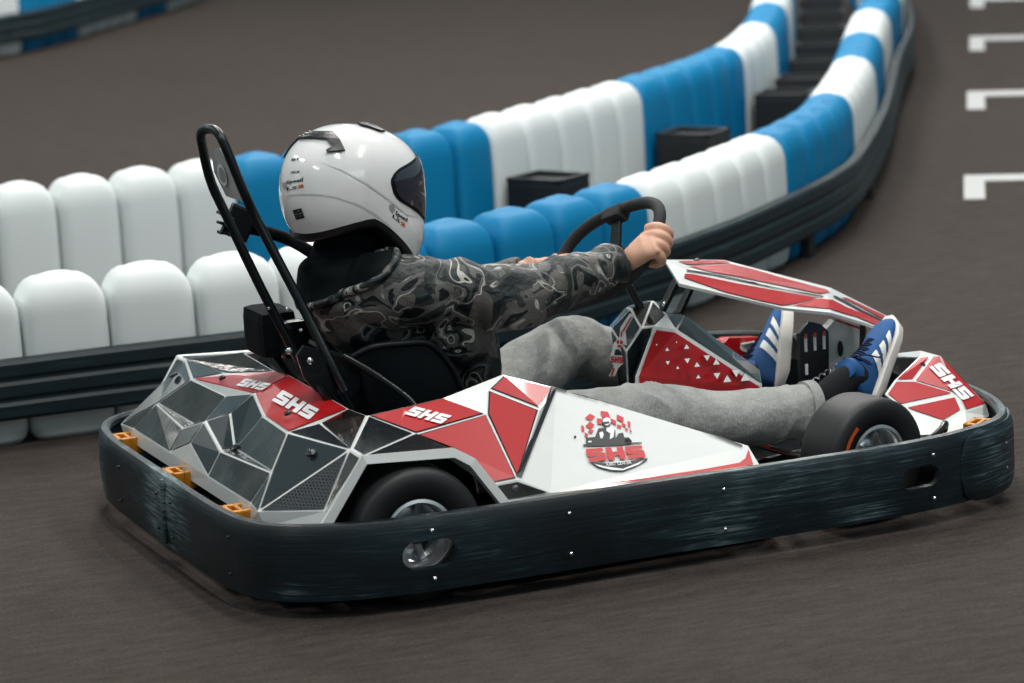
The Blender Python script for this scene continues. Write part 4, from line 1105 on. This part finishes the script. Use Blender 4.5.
# ---- shoes
def shoe(heel, D, N, sc_, side, sock_from):
    """heel: bottom of the heel; D: towards the toe; N: instep direction; side: +1 when the outer side faces +across"""
    D = D.normalized(); N = (N-D*N.dot(D)).normalized(); X = D.cross(N)      # across
    T = lambda x, y, z: heel+D*(x*sc_)+X*(y*sc_)+N*(z*sc_*1.26)
    Lg = .27
    st = [(0.0, .022, .045, .012), (.012, .030, .075, .012), (.05, .036, .092, .0), (.09, .038, .084, 0), (.13, .040, .070, 0), (.17, .045, .058, 0), (.21, .046, .050, 0), (.245, .038, .042, 0), (.265, .022, .032, .006), (.272, .008, .022, .012)]
    bm = bmesh.new(); rows = []
    for x, hw, h, z0 in st:
        row = []
        for k in range(20):
            t = 2*PI*k/20; c, s = math.cos(t), math.sin(t)
            yy = hw*math.copysign(abs(c)**.8, c); zz = .018+(h-.018)*(.5+.5*math.copysign(abs(s)**.75, s))
            if s > 0: yy *= (1-.32*s)
            row.append(bm.verts.new(T(x, yy, zz)))
        rows.append(row)
    for a, b in zip(rows, rows[1:]):
        for k in range(20): bm.faces.new((a[k], a[(k+1) % 20], b[(k+1) % 20], b[k]))
    bm.faces.new(list(reversed(rows[0]))); bm.faces.new(rows[-1]); bmesh.ops.recalc_face_normals(bm, faces=bm.faces[:])
    up = obj('shoe', bm, 'shoe_blue', per, True)
    md = up.modifiers.new('s', 'SUBSURF'); md.levels = md.render_levels = 1
    bv = bvh_of(up)
    bm = bmesh.new(); rows = []
    for x, hw, h, z0 in [(-.004, .016, 0, .006)]+st[1:-1]+[(.280, .010, 0, .016)]:
        hw += .004; top = .024 if x < .2 else .022
        row = [bm.verts.new(T(x, y*hw, z)) for y, z in ((-.85, z0*.6), (-1, .008+z0*.5), (-1.02, top), (-.8, top+.004), (.8, top+.004), (1.02, top), (1, .008+z0*.5), (.85, z0*.6))]
        rows.append(row)
    for a, b in zip(rows, rows[1:]):
        for k in range(8): bm.faces.new((a[k], a[(k+1) % 8], b[(k+1) % 8], b[k]))
    bm.faces.new(list(reversed(rows[0]))); bm.faces.new(rows[-1]); bmesh.ops.recalc_face_normals(bm, faces=bm.faces[:])
    so = obj('sole', bm, 'shoe_sole', up, True, angle=45)
    def drop(x, y, z, o):          # push a point sideways onto the upper
        p = T(x, y*3, z); h, n, i, _ = bv.ray_cast(p, (T(x, 0, z)-p).normalized())
        if h is None: return T(x, y, z)
        return h+(p-h).normalized()*o
    for sd in (-1, 1):
        for j in range(3):
            bm = bmesh.new()
            x0 = .070+j*.038
            hx = lambda x: next((a[2]+(b[2]-a[2])*(x-a[0])/(b[0]-a[0]) for a, b in zip(st, st[1:]) if a[0] <= x <= b[0]), .03)
            pt = lambda t, dx: (x0+.040*t+dx, .028+(.84*hx(x0+.040*t+dx)-.028)*t)
            for q in range(5):
                c4_ = [pt(q/5, 0), pt(q/5, .025), pt((q+1)/5, .023), pt((q+1)/5, 0)]
                bm.faces.new([bm.verts.new(drop(x, sd*.05, z, .0016)) for x, z in c4_])
            obj('stripe', bm, 'shoe_white', up)
    for j in range(5):
        x = .085+j*.020; h = .088-j*.0075
        pts = [T(x-.006, -.026, h-.022), T(x, -.015, h-.002), T(x+.006, 0, h+.003), T(x+.004, .015, h-.002), T(x-.002, .026, h-.022)]
        tube('lace', pts, .0028, 'lace', up, 3, 6)
        pts = [T(x+.006, -.026, h-.022), T(x+.004, -.012, h-.001), T(x, 0, h+.004), T(x-.002, .012, h-.001), T(x-.006, .026, h-.02)]
        tube('lace', pts, .0028, 'lace', up, 3, 6)
    tube('lace_loop', [T(.085, 0, .09), T(.075, side*.03, .10), T(.06, side*.05, .085), T(.075, side*.045, .07), T(.085, side*.02, .088)], .0026, 'lace', up, 4, 6)
    tube('lace_loop', [T(.085, 0, .09), T(.085, side*.04, .09), T(.10, side*.055, .06), T(.12, side*.05, .05)], .0024, 'lace', up, 4, 6)
    # collar and sock
    bm = bmesh.new(); add_loft(bm, [(T(.045, 0, .070), .030*sc_, .036*sc_), (T(.04, 0, .10), .032*sc_, .038*sc_), (T(.038, 0, .104), .026*sc_, .032*sc_)], 20, up=X); obj('shoe_collar', bm, 'shoe_blue', up, True, angle=60)
    bm = bmesh.new(); m = T(.042, 0, .085)
    P = catmull([T(.045, 0, .05), T(.043, 0, .075), m.lerp(sock_from, .5), sock_from], 4); rs_ = [.031+.014*min(1, k/(len(P)*.75)) for k in range(len(P))]; add_loft(bm, [(p, r, r) for p, r in zip(P, rs_)], 18)
    obj('sock', bm, 'sock', per, True)
    return up
def shoe_dir(D, tilt):
    N = FW.cross(V(D)).normalized()
    if N.dot(RT) > 0: N = -N
    return N*math.cos(tilt)-FW*math.sin(tilt)
D_ = V((.16, .14, .19)); shoe(at(871, 409, Y=-.30), D_, shoe_dir(D_, .72), 1.03, 1, anN)
D_ = V((.11, .17, .175)); shoe(at(786, 394, Y=.13), D_, shoe_dir(D_, .12), 1.10, -1, anF)

# ---- helmet
hroll = Matrix.Rotation(math.radians(10), 3, 'Z') @ Matrix.Rotation(math.radians(10), 3, 'Y')
HC = V((-.505, 0, .905))
def hsurf(az, el, off=0):
    """helmet shell point, az from the front (+x) towards -y, el elevation"""
    ca, sa = math.cos(az), math.sin(az); ce, se = math.cos(el), math.sin(el)
    ax = .192 if ca > 0 else .182; ay = .142; up = .158; dn = .19
    e = 2.25
    d = V((ca*ce, -sa*ce, se)); az_ = up if se > 0 else dn
    r = (abs(d.x/ax)**e+abs(d.y/ay)**e+abs(d.z/az_)**e)**(-1/e)
    if ca > 0 and el < .1: r *= 1+.12*ca**1.5*min(1, (.1-el)/.6)     # chin bar
    if ca > 0 and el < -.3: r *= 1+.42*(-el-.3)*ca
    if ca < -.2 and abs(el) < .6: r *= 1+.02*math.cos(el*2.4)
    return HC+hroll @ (d*(r+off))
def el_low(az):
    """lower edge of the shell"""
    c = math.cos(az)
    return math.radians(-29-17*max(0, c)**1.1-13*max(0, -c)**1.4)
def visor_in(az, el):
    a = abs((az+PI) % (2*PI)-PI); top = math.radians(27)-.10*(a**2); bot = math.radians(-20)+.22*max(0, a-.35)**1.2*1.2
    return a < math.radians(64) and bot < el < top
NA, NE = 96, 44
def hpatch(el0f, el1f, azs, ne, off=0, offe=None):
    bm = bmesh.new(); g = []
    for i in range(ne+1):
        g.append([bm.verts.new(hsurf(a, el0f(a)+(el1f(a)-el0f(a))*i/ne, off if offe is None else offe(i/ne))) for a in azs])
    for i in range(ne):
        for k in range(len(azs)-1): bm.faces.new((g[i][k], g[i][k+1], g[i+1][k+1], g[i+1][k]))
    return bm, g
azs = [2*PI*k/NA for k in range(NA)]
bm = bmesh.new(); g = []
for i in range(NE):
    g.append([bm.verts.new(hsurf(a, el_low(a)+(PI/2-.02-el_low(a))*i/NE)) for a in azs])
topv = bm.verts.new(hsurf(0, PI/2))
for i in range(NE-1):
    for k in range(NA): bm.faces.new((g[i][k], g[i][(k+1) % NA], g[i+1][(k+1) % NA], g[i+1][k]))
for k in range(NA): bm.faces.new((g[-1][k], g[-1][(k+1) % NA], topv))
# rolled lower edge
low = [bm.verts.new(HC+(v.co-HC)*.93+V((0, 0, -.002))) for v in g[0]]
for k in range(NA): bm.faces.new((g[0][k], low[k], low[(k+1) % NA], g[0][(k+1) % NA]))
bmesh.ops.recalc_face_normals(bm, faces=bm.faces[:])
helmet = obj('helmet', bm, 'helmet', per, True, angle=50)
bvH = bvh_of(helmet)
# rubber trim and liner below the shell
bm = bmesh.new(); rows = []
for sc2, dz in ((1.004, .010), (1.008, -.004), (.985, -.018), (.92, -.030), (.80, -.034), (.70, -.02)):
    rows.append([bm.verts.new(HC+(hsurf(a, el_low(a))-HC)*sc2+V((0, 0, dz))) for a in azs])
for a, b in zip(rows, rows[1:]):
    for k in range(NA): bm.faces.new((a[k], a[(k+1) % NA], b[(k+1) % NA], b[k]))
bmesh.ops.recalc_face_normals(bm, faces=bm.faces[:]); obj('helmet_trim', bm, 'trim_black', helmet, True)
bm = bmesh.new(); rows = []
for sc2, dz in ((.86, .03), (.80, -.03), (.62, -.052), (.3, -.05)):
    rows.append([bm.verts.new(HC+(hsurf(a, el_low(a))-HC)*sc2+V((0, 0, dz))) for a in azs])
for a, b in zip(rows, rows[1:]):
    for k in range(NA): bm.faces.new((a[k], a[(k+1) % NA], b[(k+1) % NA], b[k]))
bm.faces.new(rows[-1]); bmesh.ops.recalc_face_normals(bm, faces=bm.faces[:]); obj('helmet_liner', bm, 'liner', helmet, True)
# visor
def vis_edge(a): return (math.radians(-20)+.30*max(0, abs(a)-.30)**1.15, math.radians(29)-.12*a*a)
va = [math.radians(-74)+math.radians(148)*k/40 for k in range(41)]
def vr(a, w):
    lo, hi = vis_edge(a); t = max(0, (abs(a)-math.radians(60))/math.radians(14)); mid = (lo+hi)/2+.05*t; k = math.sqrt(max(0, 1-t*t))
    return (mid-(mid-lo)*k, mid+(hi-mid)*k)[w]
def vpatch(off, grow=0):
    bm = bmesh.new(); g = []
    for i in range(15): g.append([bm.verts.new(hsurf(a*(1+grow), vr(a, 0)-grow+(vr(a, 1)-vr(a, 0)+2*grow)*i/14, off)) for a in va])
    for i in range(14):
        for k in range(40): bm.faces.new((g[i][k], g[i][k+1], g[i+1][k+1], g[i+1][k]))
    return bm
o = vpatch(.0055); bmesh.ops.recalc_face_normals(o, faces=o.faces[:]); bmesh.ops.solidify(o, geom=o.faces[:], thickness=.003); vz = obj('visor', o, 'visor', helmet, True, angle=60)
o = vpatch(.001, .035); obj('visor_gasket', o, 'trim_black', helmet, True)
def on_helmet(x, y, off=.0015):
    d = ray(x, y).normalized(); h, n, i, _ = bvH.ray_cast(CAM, d)
    if h is None: h, n, i, _ = bvH.find_nearest(CAM+d*(HC-CAM).length)
    if n.dot(d) > 0: n = -n
    return h+n*off
def hart(bm, polys, fn, mi=0, maxl=6):
    for p in polys:
        b = bmesh.new(); vs = [b.verts.new((*fn(x, y), 0)) for x, y in p]
        if len(vs) > 4:
            for t in tessellate_polygon([[v.co for v in vs]]):
                try: b.faces.new([vs[i] for i in t])
                except ValueError: pass
        else: b.faces.new(vs)
        bmesh.ops.triangulate(b, faces=b.faces[:])
        for _ in range(3):
            es = [e for e in b.edges if e.calc_length() > maxl]
            if not es: break
            bmesh.ops.subdivide_edges(b, edges=es, cuts=1); bmesh.ops.triangulate(b, faces=b.faces[:])
        m = {v: bm.verts.new(on_helmet(v.co.x, v.co.y)) for v in b.verts}
        for f in b.faces: bm.faces.new([m[v] for v in f.verts]).material_index = mi
        b.free()
HX = lambda x, y: (270+x/4.553, 110+y/4.553)
def thick_patch(name, pts, th, mat, parent):
    bm = bmesh.new(); hart(bm, [pts], HX, 0, 5); bmesh.ops.remove_doubles(bm, verts=bm.verts[:], dist=1e-6)
    for f in bm.faces:
        f.normal_update()
        if f.normal.dot(f.calc_center_median()-HC) < 0: f.normal_flip()
    r = bmesh.ops.extrude_face_region(bm, geom=bm.faces[:])
    for v in {e for e in r['geom'] if isinstance(e, bmesh.types.BMVert)}: v.co += (v.co-HC).normalized()*th
    return obj(name, bm, mat, parent)
rv = thick_patch('rear_vent', [(52, 212), (58, 178), (92, 142), (132, 124), (190, 108), (288, 108), (318, 140), (342, 188), (262, 196), (258, 190), (290, 172), (262, 138), (190, 132), (130, 134), (92, 160), (62, 192)], .008, 'trim_black', helmet)
for k in range(9):
    x = 140+k*13; p0, p1 = on_helmet(*HX(x, 118+abs(k-5)*.6), .010), on_helmet(*HX(x-3, 134), .003)
    tube('vent_fin', [p0, p1], .0022, 'trim_black', rv, n=6)
thick_patch('top_vent', [(398, 66), (430, 66), (480, 82), (520, 104), (498, 102), (450, 84), (410, 74)], .006, 'trim_black', helmet)
# crease line and prints
bm = bmesh.new()
hart(bm, [[(70, 392), (120, 380), (200, 380), (300, 392), (400, 425), (480, 470), (540, 520), (560, 550), (540, 528), (478, 476), (398, 431), (300, 398), (200, 386), (120, 386), (70, 398)]], HX, 0)
hart(bm, [[(215, 232), (330, 272), (440, 330), (540, 400), (620, 470), (690, 492), (620, 478), (536, 408), (436, 338), (328, 278)]], HX, 0)
obj('shell_crease', bm, simple('crease_grey', (206, 206, 206), .3, coat=.5), helmet)
bm = bmesh.new()
def word(s, q, mi, bold=.03):
    f = quadmap([(x, y, 0) for x, y in q])
    hart(bm, text_polys(s, bold), lambda u, v: HX(f(u, v).x, f(u, v).y), mi, 9)
word('Speed', [(76, 342), (150, 330), (152, 306), (78, 322)], 0); word('LS', [(78, 368), (124, 360), (124, 346), (78, 352)], 0); word('2', [(127, 357), (156, 352), (156, 336), (127, 342)], 1, .06)
hart(bm, [[(56, 332), (76, 326), (78, 350), (70, 362), (60, 350)]], HX, 2)
word('#1', [(98, 234), (130, 231), (130, 216), (98, 220)], 0); word('HELM', [(96, 290), (134, 286), (134, 276), (96, 280)], 0)
hart(bm, [[(104, 456), (144, 446), (160, 490), (120, 500)]], HX, 0)
for i in range(3): hart(bm, [[(112+i*4, 462+i*11), (146+i*4, 455+i*11), (147+i*4, 458+i*11), (113+i*4, 465+i*11)]], lambda x, y: HX(x, y), 2)
word('Speed', [(568, 482), (622, 516), (626, 492), (572, 456)], 0); word('LS', [(556, 488), (590, 516), (592, 502), (560, 474)], 0); word('2', [(592, 520), (614, 534), (618, 518), (594, 504)], 1, .06)
hart(bm, [[(542, 430), (562, 430), (568, 456), (560, 470), (546, 456)]], HX, 2)
merge_into(helmet, bm, ['ink', 'print_orange', 'print_grey'])

# ------------------------------------------------------------------ light
w = bpy.data.worlds.new('hall'); sc.world = w; w.use_nodes = True
bg = w.node_tree.nodes['Background']; bg.inputs[0].default_value = (.50, .73, .80, 1); bg.inputs[1].default_value = .31
def area(name, loc, size, power, color=(1, 1, 1), target=None):
    l = bpy.data.lights.new(name, 'AREA'); l.shape = 'RECTANGLE'; l.size, l.size_y = size; l.energy = power; l.color = color
    o = bpy.data.objects.new(name, l); COL.objects.link(o); o.location = loc
    if target is not None:
        o.rotation_euler = (V(target)-V(loc)).to_track_quat('-Z', 'Y').to_euler()
    return o
for i, (x, y) in enumerate([(-8, -4), (-1, -3), (3, -3), (-7.5, 4), (0, 2), (4, 2), (-7, 9), (2, 7), (5, 7), (0, 13), (5, 13), (10, 13)]):
    area('hall_lamp', (x, y, 6.5), (.35, 2.6), 188 if y < 6 else 250, (1, .97, .93))
area('camera_side_fill', (4, -13, 5), (7, 2.5), 85, (.95, .98, 1), (0, 0, 0))  # added soft fill from the camera side, brightens the near-facing panels; no actual window
